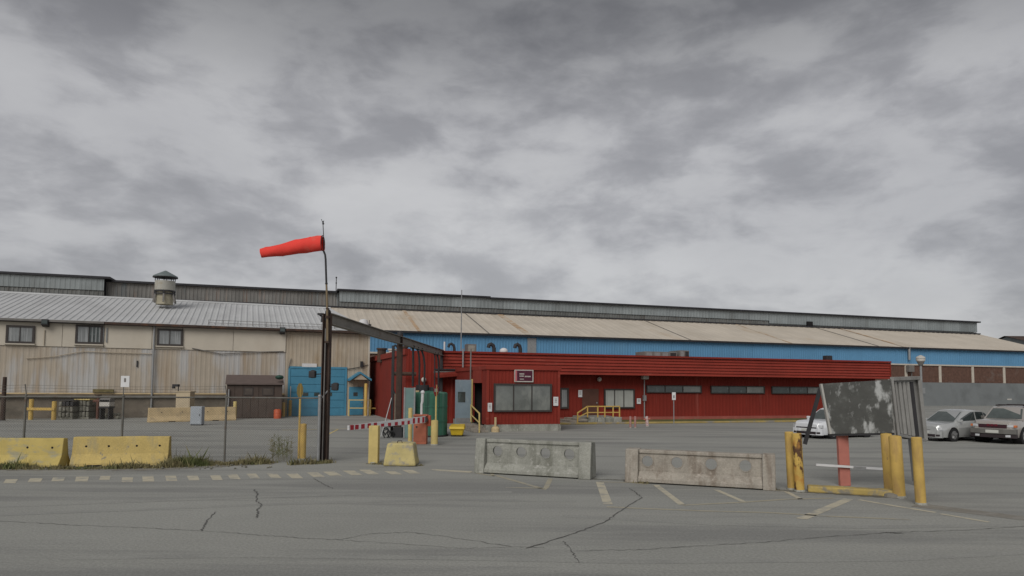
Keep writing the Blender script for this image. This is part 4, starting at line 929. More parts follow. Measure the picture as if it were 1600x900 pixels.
# ================================================================== LEFT YARD
pa = G(397,653.8); sh = thing('brown_shed','brown metal shed with sloping roof against the beige wall','shed',pa,rz=B.a)
sx0, sz0 = (P(357.5,620,pa.y)-pa).x, 0; sx1 = (P(438.5,620,pa.y)-pa).x; zev = P(397,600,pa.y).z; zri = P(397,588.5,pa.y+1.6).z
MB().box(sx0,0,0,sx1,1.75,zev).build('wall', M_SHED, sh)
n = 7
for i in range(n):
    a = sx0+(sx1-sx0)*i/n; c = sx0+(sx1-sx0)*(i+1)/n
    MB().box(a+.01,-.035,.05,c-.01,-.002,zev-.12).build('cladding_panel', M_SHED, sh, bev=.008)
b = MB(); b.add([(sx0-.1,-.2,zev-.05),(sx1+.1,-.2,zev-.05),(sx1+.1,1.8,zri),(sx0-.1,1.8,zri),(sx0-.1,-.2,zev+.05),(sx1+.1,-.2,zev+.05),(sx1+.1,1.8,zri+.12),(sx0-.1,1.8,zri+.12)], [(0,3,2,1),(4,5,6,7),(0,1,5,4),(1,2,6,5),(2,3,7,6),(3,0,4,7)]); b.build('roof', M_SHEDR, sh)
for u0, u1 in ((382,396),(409,426)):
    a = (P(u0,612,pa.y)-pa).x; c = (P(u1,612,pa.y)-pa).x; z0, z1 = P(390,618,pa.y).z, P(390,605.5,pa.y).z
    w_ = MB().box(a,-.06,z0,c,-.036,z1).build('window', M_FRAME, sh); MB().box(a+.06,-.066,z0+.06,c-.06,-.061,z1-.06).build('pane', mat('brown_tinted_pane', (.085,.07,.06), .15, .25, 3), w_)
b = MB(); q = P(434.5,590.5,pa.y)-pa; b.ball((q.x,-.1,q.z+.05),.3,10,6,.55); b.build('roof_lamp', mat('green_lamp', (.02,.06,.045), .5, .1, 2), sh, smooth=True)
b = MB(); q = P(361,608,pa.y)-pa; b.cyl((q.x,-.15,.3),(q.x,-.15,q.z),.05); b.bar((q.x,-.15,.95),(q.x-.2,-.3,.5),.08); b.build('side_pipe', M_GALV, sh)
# yellow H barrier
p = G(65,656); hb = thing('yellow_barrier_frame','yellow H shaped crash rail standing left in the yard','barrier',p)
for u, vt in ((48,623.5),(84,627)):
    x = (P(u,650,p.y)-p).x; b = MB(); b.cyl((x,0,0),(x,0,P(u,vt,p.y).z),.135,n=14); b.build('post', M_YEL, hb, smooth=True)
z = P(65,639,p.y).z; b = MB(); b.box((P(43,640,p.y)-p).x,-.20,z-.09,(P(88,640,p.y)-p).x,-.136,z+.09); b.build('cross_rail', M_YEL, hb, bev=.02)
# stacks of stone filled cages
def stack(u0, u1, v, vt, label, dark):
    p = G((u0+u1)/2, v); w = (u1-u0)/2*p.y/F; h = P(u0, vt, p.y).z
    t = thing('stone_crate', label, 'crate', p, group='stone crates by the beige wall')
    b = MB(); b.box(-w,-.4,0,w,.4,.12); b.build('base_board', M_PALLET, t)
    for k in range(3):
        for i in range(4):
            a = -w+2*w*i/4; z = .125+(h-.16)*k/3
            bb = MB(); bb.box(a+.02,-.42+random.uniform(0,.06),z,a+2*w/4-.02,.36,z+(h-.16)/3-random.uniform(.02,.07)); bb.build('stone', M_DARK if (dark and k == 2 and i) else M_PALLET, t, bev=.05)
    MB().box(-w-.05,-.45,h-.03,w+.05,.42,h+.03).build('top_board', M_DARK if dark else M_YELP, t)
    return t
stack(96,119,654.5,625,'grey stone crate with dark top right of the yellow crash rail',True); stack(122,144,654,624,'paler stone crate with yellow top edge beside the dark topped one',False)
p = G(166,655); bq = thing('hooded_cart','small black and white hooded cart standing at the dirty wall','cart',p)
h0, h1 = P(166,637.5,p.y).z, P(166,621.5,p.y).z; w = 8*p.y/F
MB().box(-w,-.3,h0+.1,w,.3,h0+.42).build('body', M_OFFW, bq, bev=.04)
b = MB(); b.ext([(-.32,h0+.425),(.32,h0+.425),(.30,h1-.12),(.15,h1-.02),(-.15,h1-.02),(-.30,h1-.12)], 'x', -w*1.02, w*1.02); b.build('hood', M_GALVD, bq, bev=.02)
MB().box(-w*.9,-.33,h0+.43,w*.9,-.31,h0+.56).build('slot', M_VOID, bq)
for a in (-1,1): MB().box(a*w*.8-.03,-.25,0,a*w*.8+.03,.25,h0+.1).build('leg', M_DARK, bq)
MB().box(-w*1.05,-.32,h0,w*1.05,.32,h0+.098).build('tray', M_DARK, bq)
x0 = P(145,612,p.y+.2)-p; x1 = P(178,612,p.y+.2)-p; cp = thing('rusty_valve','rusty red valve assembly with pipe beside the hooded cart','valve',G(152,654.5))
q = cp.location; b = MB(); b.cyl((0,0,0),(0,0,1.55),.09); b.cyl((-.3,0,1.2),(.3,0,1.2),.1); b.build('pipe', mat('rust_red_pipe', (.12,.055,.04), .85, .25, 3), cp)
b = MB(); b.lathe([(.2,-.03),(.2,.03)], (0,0,1.6), 14); b.build('hand_wheel', M_RUST, cp)
p = G(176,654.5); rb = thing('rubble_heap','small heap of grey rubble at the foot of the dirty wall','rubble',p)
for i in range(7):
    b = MB(); b.ball((random.uniform(-.6,.6),random.uniform(-.2,.2),.1+random.uniform(0,.22)),random.uniform(.12,.2),6,4,.8); b.build('stone', M_PALLET, rb)
x0, z0 = B.at(145,611,-.2); b = MB(); xb = B.x(178,-.2,611); b.box(x0,-.30,z0-.12,xb,-.14,z0+.14); b.build('pipe_lagging', mat('mossy_lagging', (.15,.125,.06), .95, .3, 4), beige, bev=.05)
# long tan barrier, cabinet, utility box
def jersey(label, pa, pb, h, m, group, chip=0, wt=.19, wb=.6):
    v = pb-pa; L = v.length; t = thing('jersey_barrier', label, 'barrier', pa, rz=math.atan2(v.y, v.x), group=group)
    b = MB(); prof = [(-wb/2,.0),(wb/2,.0),(wb/2,.09),(wb/2-.14,h*.42),(wt/2,h),(-wt/2,h),(-wb/2+.14,h*.42),(-wb/2,.09)]
    nn = 10; vs = []; fs = []; k = len(prof)
    for i in range(nn+1):
        x = L*i/nn
        for (yy, zz) in prof:
            e_ = (0 if 0 < i < nn else 0)
            vs.append((x+random.uniform(-.008,.008)*(0 < i < nn), yy+random.uniform(-.006,.006), zz+(random.uniform(-.008,.008) if zz > .1 else 0)))
    for i in range(nn):
        for j in range(k): fs.append((i*k+j, i*k+(j+1) % k, (i+1)*k+(j+1) % k, (i+1)*k+j))
    fs += [tuple(range(k-1,-1,-1)), tuple(range(nn*k, nn*k+k))]
    b.add(vs, fs); b.build('block', m, t, bev=.02)
    for f_ in (.14, .37, .66, .9):
        bb = MB(); z = h*.68; y = -(wt/2+(wb/2-.14-wt/2)*(h-z)/(h*.58)); bb.cyl((L*f_,y-.006,z),(L*f_,y+.03,z),.032,n=10); bb.build('lifting_hole', M_VOID, t)
    for f_ in (.25, .75):
        bb = MB(); bb.box(L*f_-.2,-wb/2-.004,.0,L*f_+.2,-wb/2+.01,.05); bb.build('fork_slot', M_VOID, t)
    return t
JG = 'yellow jersey barriers behind the fence'
jersey('yellow concrete barrier with grey scuffs, cut off by the left edge of the photo', G(-60,728.5), G(101,729.5), .84, mat('scuffed_yellow_concrete', (.49,.385,.13), .88, .12, 2, (.34,.31,.2), (.5,.65), 2.5, (1,1,2), bump=.4, col3=(.22,.21,.17), thr3=(.64,.72), s3=3), JG)
jersey('cleaner yellow concrete barrier with chipped right corner behind the fence', G(114.5,728), G(265,725.5), .86, M_CONCY, JG)
jersey('long tan concrete barrier along the far side of the yard', G(231,660), G(367,656.5), .9, M_TANB, None)
p = G(308,664.5); ub = thing('grey_cabinet','pale grey metal cabinet standing in front of the tan barrier','cabinet',p); w = 8.8*p.y/F; h = P(308,635,p.y).z
MB().box(-w,-.2,.06,w,.2,h).build('body', mat('pale_grey_paint', (.33,.36,.39), .6, .08, 2), ub, bev=.02); MB().box(-w+.03,-.17,0,w-.03,.17,.058).build('plinth', M_DARK, ub)
MB().box(-w+.05,-.212,.12,w-.05,-.202,h-.06).build('cabinet_door', mat('pale_grey_paint', (.33,.36,.39), .6, .08, 2), ub); MB().cbox((w-.12,-.22,h*.55),.03,.02,.12).build('handle', M_DARK, ub)
p = G(284.5,655); ub = thing('tan_utility_box','tall tan utility box with a camera post behind the tan barrier','utility box',p); w = 11*p.y/F; h = P(284,612.5,p.y).z
MB().box(-w,.0,0,w,.7,h).build('body', mat('tan_box_paint', (.46,.38,.26), .75, .08, 1.5), ub, bev=.02); MB().box(-w-.04,-.04,h+.001,w+.04,.74,h+.05).build('lid', mat('tan_box_paint', (.46,.38,.26), .75, .08, 1.5), ub)
MB().box(-w+.08,-.012,.15,w-.08,-.001,h-.12).build('box_door', mat('tan_box_paint', (.46,.38,.26), .75, .08, 1.5), ub)
z1 = P(276,601,p.y).z; xq = (P(276.5,606,p.y)-p).x
b = MB(); b.bar((xq,.2,h),(xq,.2,z1),.05); b.cbox((xq-.12,.1,z1-.05),.38,.3,.16); b.cbox((xq-.28,.1,z1-.2),.14,.2,.14); b.build('camera_post', M_DARK, ub)
p = G(4,657); ap_ = thing('dark_post','thick dark post at the left edge of the yard','post',p); b = MB(); b.cyl((0,0,0),(0,0,P(4.5,589,p.y).z),.14,.11,12); b.build('shaft', M_RUST, ap_, smooth=True); MB().lathe([(.17,0),(.17,.05)], n=14).build('collar', M_DARK, ap_)
# block end of a jersey barrier in the entrance
p = G(626,727); yb_ = thing('concrete_block','worn pale yellow concrete block end on in the entrance','block',p)
h = P(626,692,p.y).z; wb_, wt_ = 25*p.y/F, 20*p.y/F
b = MB(); b.add([(-wb_,-.25,0),(wb_,-.25,0),(wb_,.6,0),(-wb_,.6,0),(-wb_*.98,-.25,.1),(wb_*.98,-.25,.1),(wb_*.98,.6,.1),(-wb_*.98,.6,.1),(-wt_,-.16,h),(wt_,-.16,h),(wt_,.5,h),(-wt_,.5,h)],
    [(0,3,2,1),(0,1,5,4),(1,2,6,5),(2,3,7,6),(3,0,4,7),(4,5,9,8),(5,6,10,9),(6,7,11,10),(7,4,8,11),(8,9,10,11)]); b.build('block', M_CONCYW, yb_, bev=.05)
b = MB(); b.tube([(-.12,0,h-.03),(-.1,0,h+.06),(.02,0,h+.07),(.04,0,h-.03)], .014, 6); b.build('lifting_loop', M_RUST, yb_)
# grit bin
p = G(714.5,681.5); gb = thing('grit_bin','yellow plastic grit bin with lid by the open doorway','grit bin',p); w = 12*p.y/F; h = P(714,663,p.y).z
b = MB(); b.add([(-w*.72,-.3,.06),(w*.72,-.3,.06),(w*.72,.3,.06),(-w*.72,.3,.06),(-w*.88,-.4,h*.62),(w*.88,-.4,h*.62),(w*.88,.4,h*.62),(-w*.88,.4,h*.62)], [(0,3,2,1),(4,5,6,7),(0,1,5,4),(1,2,6,5),(2,3,7,6),(3,0,4,7)]); b.build('body', mat('yellow_plastic', (.60,.42,.03), .5, .08, 2), gb, bev=.04)
b = MB(); b.add([(-w,-.47,h*.625),(w,-.47,h*.625),(w,.45,h*.625),(-w,.45,h*.625),(-w*.95,-.42,h*.85),(w*.95,-.42,h*.85),(w*.9,.42,h),(-w*.9,.42,h)], [(0,3,2,1),(4,5,6,7),(0,1,5,4),(1,2,6,5),(2,3,7,6),(3,0,4,7)]); b.build('lid', mat('yellow_plastic', (.60,.42,.03), .5, .08, 2), gb, bev=.03)
for a in (-.5, .5): MB().box(a*w-.1,-.28,0,a*w+.1,.28,.058).build('foot', M_BLACK, gb)
# steps with yellow handrail at the doorway
st = thing('doorway_steps','concrete steps with a yellow handrail at the open doorway of the gatehouse bay','steps', RW(x760-.06, YB+.1, .0), R.a)
MB().box(-.80, .35, 0, -.0, 2.65, zp-.06).build('landing', M_CONCB, st, bev=.02)
for k in range(2): MB().box(-.80+.002*k, -.75+.55*k, 0, -.004, .348-.002*k, .11+.10*k).build('step', M_CONCB, st, bev=.015)
def SQ(u, v, y): x, z = R.at(u, v, y); return Vector((x-(x760-.06), y-(YB+.1), z))
a0, a1 = SQ(736,633,YB+2.7), SQ(749,646,YB-.75)
b = MB(); b.tube([SQ(736,659,YB+2.7), a0, a1, (a1.x+.01,a1.y,0.0)], .042, 8); b.tube([SQ(736,648,YB+2.7), SQ(749.2,661,YB-.75)], .036, 8); b.build('handrail', M_YELP, st, smooth=True)
for u, v, vt, nm in ((774,675,652,0),):
    p = G(u, v); o = thing('stand_pipe','small tan standpipe in front of the gatehouse bay','standpipe',p); b = MB(); b.cyl((0,0,0),(0,0,P(u,vt,p.y).z),.06,n=10); b.build('pipe', M_TANB, o); b = MB(); b.lathe([(.22,0),(.22,.2),(.15,.28),(.08,.3)], n=14); b.build('base', M_TANB, o)
# landing with ramp and yellow railing in front of the brown door
y0 = -2.9; lx0, lx1 = rx(908,y0,655), rx(972,y0,655); la = thing('entrance_landing','concrete landing with yellow railing in front of the brown door','steps', RW(lx0, y0, .0), R.a)
lz = R.at(940,652.5,y0)[1]; LW_ = lx1-lx0; lz = max(lz, .42)
MB().box(.55,0,0,LW_,2.75,lz).build('landing', M_CONC, la, bev=.03)
for i in range(4): MB().box(.6+(LW_-.65)*i/4,-.06,.09,.6+(LW_-.65)*(i+1)/4-.04,-.002,lz-.04).build('block', M_CONC, la, bev=.02)
for k in range(3): MB().box(-1.35+.6*k+.002*k, .15, 0, .548, 2.6-.003*k, lz*(k+1)/4).build('step', M_CONCB, la, bev=.015)
zr = R.at(940,635,y0)[1]; zm = R.at(940,644.5,y0)[1]
def LX(u): return rx(u,y0,645)-lx0
for u in (918.5,934.5,945.5,958.5,968.5):
    MB().bar((LX(u),.06,lz),(LX(u),.06,zr),.07).build('railing_post', M_YEL, la)
MB().bar((LX(903),.06,0.0),(LX(903),.06,R.at(903,645.5,y0)[1]),.07).build('railing_post', M_YEL, la)
b = MB(); b.bar((LX(918.5)-.02,.06,zr),(LX(969),.06,zr),.07); b.bar((LX(903)-.03,.06,R.at(903,645.5,y0)[1]),(LX(918.5),.06,zr),.07); b.build('top_rail', M_YEL, la)
b = MB(); b.bar((LX(918.5),.06,zm),(LX(968.5),.06,zm),.06); b.bar((LX(903),.06,R.at(903,652.5,y0)[1]),(LX(918.5),.06,zm),.06); b.build('mid_rail', M_YEL, la)
# small red and white posts
PGp = 'short pinkish posts by the long red wall'
for i, (u, v, vt, lb) in enumerate(((985,669,650.5,'short faded pink post right of the concrete landing'),(992.5,669,650.5,'short faded pink post nearer the floodlight conduit'))):
    bollard('marker_post', lb, u, v, vt, 3.4, mat('faded_pink', (.36,.20,.18), .8, .2, 6), 'post', PGp, cap='flat')
t, p, r, h = bollard('hydrant_post','leaning white and red post under the floodlight conduit',1011.5,666.5,650,5,mat('hydrant_paint', (.50,.40,.38), .7, .1, 3, (.36,.1,.08), (.5,.55), 2),'post',ry=-.08)
MB().cyl((-.2,-.05,h*.7),(.2,-.05,h*.7),.05).build('outlet', M_PINK, t)
p = G(1053,664.5); ps = thing('parking_sign','white parking sign on a thin pole before the red wall','sign',p); zt_, zb_ = P(1053,613,p.y).z, P(1053,625,p.y).z; w = 2.9*p.y/F
MB().cyl((0,0,0),(0,0,zt_-.05),.03,n=8).build('pole', M_GALV, ps); o = MB().box(-w,-.05,zb_,w,-.032,zt_).build('plate', M_WHITE, ps, bev=.01)
b = MB(); b.box(-w*.45,-.056,zb_+.25*(zt_-zb_),w*.4,-.0505,zb_+.62*(zt_-zb_)); b.build('print', M_GALV, ps)
# lamp post on the right
p = G(1440,662); p = Vector((p.x*36/p.y, 36, 0)); p.x = P(1439.5,600,36).x; lp = thing('lamp_post','slim pale lamp post with a flat round head behind the derelict sign','lamp post',p)
zt_ = P(1439.5,561,36).z; MB().cyl((0,0,0),(0,0,zt_-.25),.075,.055,12).build('pole', M_GALV, lp, smooth=True)
MB().lathe([(.10,-.35),(.16,-.2),(.2,-.12)], (0,0,zt_), 16).build('collar', M_GALVD, lp); MB().lathe([(.20,-.119),(.23,-.04),(.21,.03)], (0,0,zt_), 18).build('lens', M_OFFW, lp, smooth=True)
MB().lathe([(.24,.031),(.22,.10),(.06,.2),(.02,.21)], (0,0,zt_), 18).build('hood', M_OFFW, lp, smooth=True); MB().cbox((.05,-.06,zt_-1.7),.16,.12,.3).build('control_box', M_GALV, lp)

# ================================================================== PIERCED CONCRETE BARRIERS
def holed(b, x0, x1, z0, z1, y0, y1, cx, cz, r, n=24):
    ring = []; sq = []
    for i in range(n):
        t = 2*math.pi*i/n+math.pi/4; c, s_ = math.cos(t), math.sin(t); ring.append((cx+r*c, cz+r*s_))
        k = 1/max(abs(c), abs(s_)); sx_, sz_ = c*k, s_*k
        sq.append((cx+sx_*((x1-cx) if sx_ > 0 else (cx-x0)), cz+sz_*((z1-cz) if sz_ > 0 else (cz-z0))))
    vs = [(a, y0, c) for a, c in ring]+[(a, y0, c) for a, c in sq]+[(a, y1, c) for a, c in ring]+[(a, y1, c) for a, c in sq]
    fs = []
    for i in range(n):
        j = (i+1) % n
        fs += [(i, j, n+j, n+i), (2*n+j, 2*n+i, 3*n+i, 3*n+j), (j, i, 2*n+i, 2*n+j)]
        if abs(sq[i][1]-z1) < 1e-5 and abs(sq[j][1]-z1) < 1e-5 or abs(sq[i][1]-z0) < 1e-5 and abs(sq[j][1]-z0) < 1e-5: fs.append((n+i, n+j, 3*n+j, 3*n+i))
    b.add(vs, fs)
def pierced(label, pa, pb, h, m, hx, hr, hz, ewl, ewr, rxx=0):
    v = pb-pa; L = v.length; t = thing('pierced_barrier', label, 'barrier', pa, rz=math.atan2(v.y, v.x), group='concrete barriers with round holes', rx=rxx)
    b = MB(); b.ext([(-.33,.03),(.33,.03),(.33,.13),(.14,.30),(-.14,.30),(-.33,.13)], 'x', ewl, L-ewr); b.build('base', m, t, bev=.015)
    b = MB(); b.ext([(-.34,0),(.34,0),(.34,.12),(.24,h),(-.24,h),(-.34,.12)], 'x', 0, ewl-.004); b.build('end_post', m, t, bev=.025)
    b = MB(); b.ext([(-.34,0),(.34,0),(.34,.12),(.24,h),(-.24,h),(-.34,.12)], 'x', L-ewr+.004, L); b.build('end_post', m, t, bev=.025)
    b = MB(); x = ewl; c = [ewl+(L-ewl-ewr)*f for f in hx]; ed = [ewl]+[(a+d_)/2 for a, d_ in zip(c, c[1:])]+[L-ewr]
    for cx, a, d_ in zip(c, ed, ed[1:]): holed(b, a, d_, .301, h-.11, -.115, -.005, cx, hz, hr)
    b.build('panel', m, t)
    MB().box(ewl, -.16, h-.108, L-ewr, .16, h-.015).build('top_beam', m, t, bev=.02)
    for f in hx: 
        cx = ewl+(L-ewl-ewr)*f; rr = MB(); rr.tube([(cx+hr*1.0*math.cos(2*math.pi*k/20),-.118,hz+hr*1.0*math.sin(2*math.pi*k/20)) for k in range(21)], .013, 5); rr.build('hole_rim', m, t)
    return t
pa, pb = G(748,737), G(927,747.5)
pierced('grey concrete barrier with four round holes, the left of the two before the lot', pa, pb, .98, M_CONC, (.12,.38,.64,.89), .155, .63, .30, .34)
pa, pb = G(980,751), G(1212,764.5)
pierced('brownish concrete barrier with four round holes, the right one near the derelict sign', pa, pb, .86, M_CONCB, (.07,.32,.60,.87), .15, .55, .34, .30)

# ================================================================== DERELICT SIGN ON THE RIGHT
RG = 'yellow bollards guarding the derelict sign'
t, p, r, h = bollard('bollard','yellow bollard behind the rusty one left of the derelict sign',1237.5,765,674.5,13,M_YEL,group=RG,cap='flat',ry=-.035)
t, p, r, h = bollard('bollard','badly rusted yellow bollard left of the derelict sign',1249.5,768,677,14.5,M_YELR,group=RG,cap='flat',ry=-.035)
t, p, r, h = bollard('bollard','yellow bollard behind its neighbour at the right end of the yellow curb',1391,770,676.5,16,M_YEL,group=RG,ry=-.045)
t, p, r, h = bollard('bollard','stout yellow bollard at the right end of the yellow curb',1405,777.5,680,18,M_YEL,group=RG,ry=-.045)
t, p, r, h = bollard('bollard','rightmost yellow bollard nearest the camera',1439,788.5,683,15,M_YEL,group=RG,ry=-.04,cap='flat')
pa, pb = G(1262,768), G(1398,776); v = pb-pa; L = v.length
cu = thing('yellow_curb','low yellow painted concrete curb between the bollard pairs','curb',pa,rz=math.atan2(v.y,v.x))
MB().box(0,-.14,0,L,.2,.15).build('block', mat('worn_yellow_curb', (.40,.30,.10), .88, .15, 2, (.22,.2,.16), (.5,.62), 3, bump=.4), cu, bev=.03)
MB().box(.1,.205,0,L-.05,.62,.10).build('slab', M_CONC, cu, bev=.02)
MB().lathe([(.22,.0),(.2,.08),(.12,.1)], (L-.05,-.05,0), 14).build('footing', M_DIRT, cu)
# the board itself: tilted, folded in a V
bp = G(1320,759); Yb = bp.y
sb = thing('derelict_sign','derelict weathered black sign board folded in a V on a faded red post','sign board',bp)
def Q(u, v, Y): return P(u, v, Y)-bp
Yl, Ym, Yr = Yb-.05, Yb-.95, Yb+.05
def slab(c, m, nm, th=.05, inset=0, off=0, par=None, bev=0):
    a, b2, c2, d2 = [Vector(x) for x in c]; nrm = (b2-a).cross(d2-a).normalized()
    if nrm.y > 0: nrm = -nrm
    if inset:
        cen_ = (a+b2+c2+d2)/4; a, b2, c2, d2 = [cen_+(x-cen_)*(1-inset) for x in (a, b2, c2, d2)]
    f = [x+nrm*off for x in (a, b2, c2, d2)]; g_ = [x-nrm*th for x in f]
    return MB().add(f+g_, [(0,1,2,3),(7,6,5,4),(0,4,5,1),(1,5,6,2),(2,6,7,3),(3,7,4,0)]).build(nm, m, par or sb, bev=bev)
tl, tr, br, bl_ = Q(1282.5,600,Yl), Q(1394,593.5,Ym), Q(1405,676,Ym), Q(1297,678,Yl)
fb = slab((bl_, br, tr, tl), M_BOARD, 'front_board', .06)
fr = MB(); fr.bar(bl_, tl, .05, .09); fr.build('edge_strip', mat('pale_edge', (.40,.39,.36), .7, .15, 3), fb)
fr = MB(); fr.bar(bl_+Vector((0,.05,-.03)), br+Vector((0,.05,-.03)), .05, .05); fr.build('bottom_rail', M_DARK, sb)
for f in (.16, .5, .84):
    a = bl_.lerp(br, f); c = tl.lerp(tr, f); nrm = (br-bl_).cross(tl-bl_).normalized(); nrm = nrm if nrm.y < 0 else -nrm
    bb = MB(); bb.bar(a-nrm*.09, c-nrm*.09, .05, .05); bb.build('back_brace', M_DARK, sb)
# second leaf: grey ribbed sheet in a frame
tl2, tr2, br2, bl2 = Q(1393.5,592,Ym-.01), Q(1435,590.5,Yr), Q(1446,688,Yr), Q(1404,680,Ym-.01)
back = slab((bl2, br2, tr2, tl2), M_ALU, 'back_board', .03, 0, -.06)
def lerp2(a, c): 
    lo = bl2.lerp(br2, a); hi = tl2.lerp(tr2, a); return lo.lerp(hi, c)
for (a0, c0_, a1, c1, w) in ((0,0,0,1,.06),(1,0,1,1,.09),(0,1,1,1,.09),(0,0,1,0,.06)):
    MB().bar(lerp2(a0,c0_), lerp2(a1,c1), w, w).build('frame_bar', M_ALU, sb, bev=.006)
nrm2 = (br2-bl2).cross(tl2-bl2).normalized(); nrm2 = nrm2 if nrm2.y < 0 else -nrm2
for a, m, w in ((.16,M_ALU,.05),(.30,M_ALU,.08),(.46,M_ALU,.08),(.60,M_ALU,.09),(.745,M_DARK,.11)):
    MB().bar(lerp2(a,.04)-nrm2*.035, lerp2(a,.94)-nrm2*.035, w, .05 if m is M_ALU else .03).build('rib', m, back, bev=.01)
for u0,u1,v0,v1,m in ((1309.5,1325.5,677,759,M_PINK),):
    w = (u1-u0)/2*Yb/F; MB().box(-w,-.06,0,w,.06,Q(1317,677,Yb).z+.3).build('post', m, sb, bev=.01).rotation_euler = (0,-.03,0)
def vpost(u0, v0, u1, v1, w, m, Y, nm):
    MB().bar(Q(u0,v0,Y), Q(u1,v1,Y), w, w).build(nm, m, sb)
vpost(1425,684,1432,752,.14,M_GALV,Yr+.06,'post'); vpost(1434,686,1439,752,.07,M_RUST,Yr-.03,'post')
MB().bar(Q(1282,606,Yl+.08), Q(1257.5,694,Yl+.05), .085, .06).build('brace', M_DARK, sb)
b = MB(); c = Q(1418,682,Yr-.3); b.cbox(c,.2,.14,.12); b.build('bracket', M_DARK, sb)
zz = Q(1317,729,Yb)
b = MB(); b.bar(Q(1275,726,Yb-.12), Q(1392,733.5,Yb-.12), .035, .055); b.build('white_rail', M_WHITE, sb); b = MB(); b.bar(Q(1334,730.5,Yb-.17), Q(1353,731.8,Yb-.17), .02, .07); b.build('rail_clip', M_GALV, sb)
# ================================================================== PARKED CARS
def lin(tab, x):
    for (a, p), (c, q) in zip(tab, tab[1:]):
        if x <= c: return p+(q-p)*max(0, min(1, (x-a)/(c-a)))
    return tab[-1][1]
def make_car(label, loc, head, L, Wd, top, belt, roofz, cabin, axles, wr, paint, bumper, kind='sedan', cat='car', clear=.2, grp='cars parked in the lot'):
    # local x runs forward; top: height of bonnet and boot line; cabin: (screen foot, screen head, rear head, rear foot)
    t = thing('parked_car', label, cat, loc, rz=head, group=grp)
    xf, xr = L/2, -L/2
    def plan(x):      # half width along the car
        k = abs(x)/(L/2); return Wd/2*(1-.20*max(0, (k-.72)/.28)**2.2)
    def hw_(x, z):
        zt = lin(top, x); f = (z-clear)/max(.01, zt-clear)
        return plan(x)*(.93+.07*math.sin(min(1, max(0, f*1.5))*math.pi/2)-.11*max(0, f-.62)/.38)
    sts = sorted(set([xr+.0, xr+.06, xr+.18, xr+.4, xf-.4, xf-.18, xf-.06, xf]+[xr+L*i/16 for i in range(1, 16)]+[a for a, _ in top]))
    NZ = 8; vs = []; fs = []; rows = 2*(NZ+1)+3
    for x in sts:
        zt = lin(top, x); k = abs(x)/(L/2); zb = clear+.12*max(0, (k-.9)/.1); 
        endk = 1-.06*max(0, (k-.95)/.05)
        lf = [(x, hw_(x, zb+(zt-zb)*j/NZ)*endk, zb+(zt-zb)*j/NZ-(0.03*max(0,(k-.96)/.04) if j == NZ else 0)) for j in range(NZ+1)]
        w1 = lf[-1][1]
        mid = [(x, w1*.55, lf[-1][2]+.025), (x, 0, lf[-1][2]+.035), (x, -w1*.55, lf[-1][2]+.025)]
        vs += lf+mid+[(x, -y, z) for x_, y, z in reversed(lf)]
    n = rows
    for i in range(len(sts)-1):
        for j in range(n-1): fs.append((i*n+j, i*n+j+1, (i+1)*n+j+1, (i+1)*n+j))
        fs.append((i*n+n-1, i*n, (i+1)*n, (i+1)*n+n-1))
    fs += [tuple(range(n-1, -1, -1)), tuple(range((len(sts)-1)*n, len(sts)*n))]
    MB().add(vs, fs).build('body', paint, t, smooth=True)
    # greenhouse
    c0, c1, c2, c3 = cabin
    def bl(x): return (x, hw_(x, lin(top, x))*.985, lin(top, x)-.02)
    wR = Wd/2*.74
    bot = [bl(c0), bl((c0+c1)/2*.35+c1*.65), bl((c1+c2)/2), bl(c2), bl(c3)]
    tpz = [(c1, wR*.95, roofz-.05), (c1-.15*(c1-c2), wR, roofz-.01), ((c1+c2)/2, wR*1.01, roofz), (c2+.1*(c1-c2), wR*.99, roofz-.015), (c2, wR*.93, roofz-.06)]
    vs = []; fs = []
    for (bx, by, bz_), (tx, ty, tz) in zip(bot, tpz):
        vs += [(bx, by, bz_), (tx, ty, tz), (tx, ty*.5, tz+.035), (tx, -ty*.5, tz+.035), (tx, -ty, tz), (bx, -by, bz_)]
    for i in range(4):
        for j in range(5): fs.append((i*6+j, i*6+j+1, i*6+j+7, i*6+j+6))
    fs += [(5,4,3,2,1,0), tuple(24+i for i in range(6))]
    MB().add(vs, fs).build('roof', paint, t, bev=.035, smooth=True)
    def patch(a, b2, c, d, m, nm, u0, u1, v0, v1, off=.012, par=None):
        a, b2, c, d = Vector(a), Vector(b2), Vector(c), Vector(d)
        q = [a.lerp(b2, u).lerp(d.lerp(c, u), v) for u, v in ((u0,v0),(u1,v0),(u1,v1),(u0,v1))]
        nn = (q[1]-q[0]).cross(q[3]-q[0]).normalized(); ce = (q[0]+q[2])/2
        if nn.dot(ce-Vector((0,0,roofz*.55))) < 0: nn = -nn
        f = [x+nn*off for x in q]; g_ = [x-nn*.004 for x in q]
        return MB().add(f+g_, [(0,1,2,3),(7,6,5,4),(0,4,5,1),(1,5,6,2),(2,6,7,3),(3,7,4,0)]).build(nm, m, par or t)
    def mir(p): return (p[0], -p[1], p[2])
    patch(bot[0], mir(bot[0]), mir(tpz[0]), tpz[0], M_CGLASS2, 'windscreen', .05, .95, .10, .93)
    patch(bot[4], mir(bot[4]), mir(tpz[4]), tpz[4], M_CGLASS, 'rear_window', .06, .94, .12, .9)
    for f in (lambda p: p, mir):
        patch(f(bot[0]), f(bot[2]), f(tpz[2]), f(tpz[0]), M_CGLASS, 'side_window', .16, .95, .12, .88)
        patch(f(bot[2]), f(bot[4] if kind == 'sedan' else bot[3]), f(tpz[4] if kind == 'sedan' else tpz[3]), f(tpz[2]), M_CGLASS, 'side_window', .04, .80 if kind == 'sedan' else .95, .12, .88)
        if kind != 'sedan': patch(f(bot[3]), f(bot[4]), f(tpz[4]), f(tpz[3]), M_CGLASS, 'side_window', .2, .8, .12, .85)
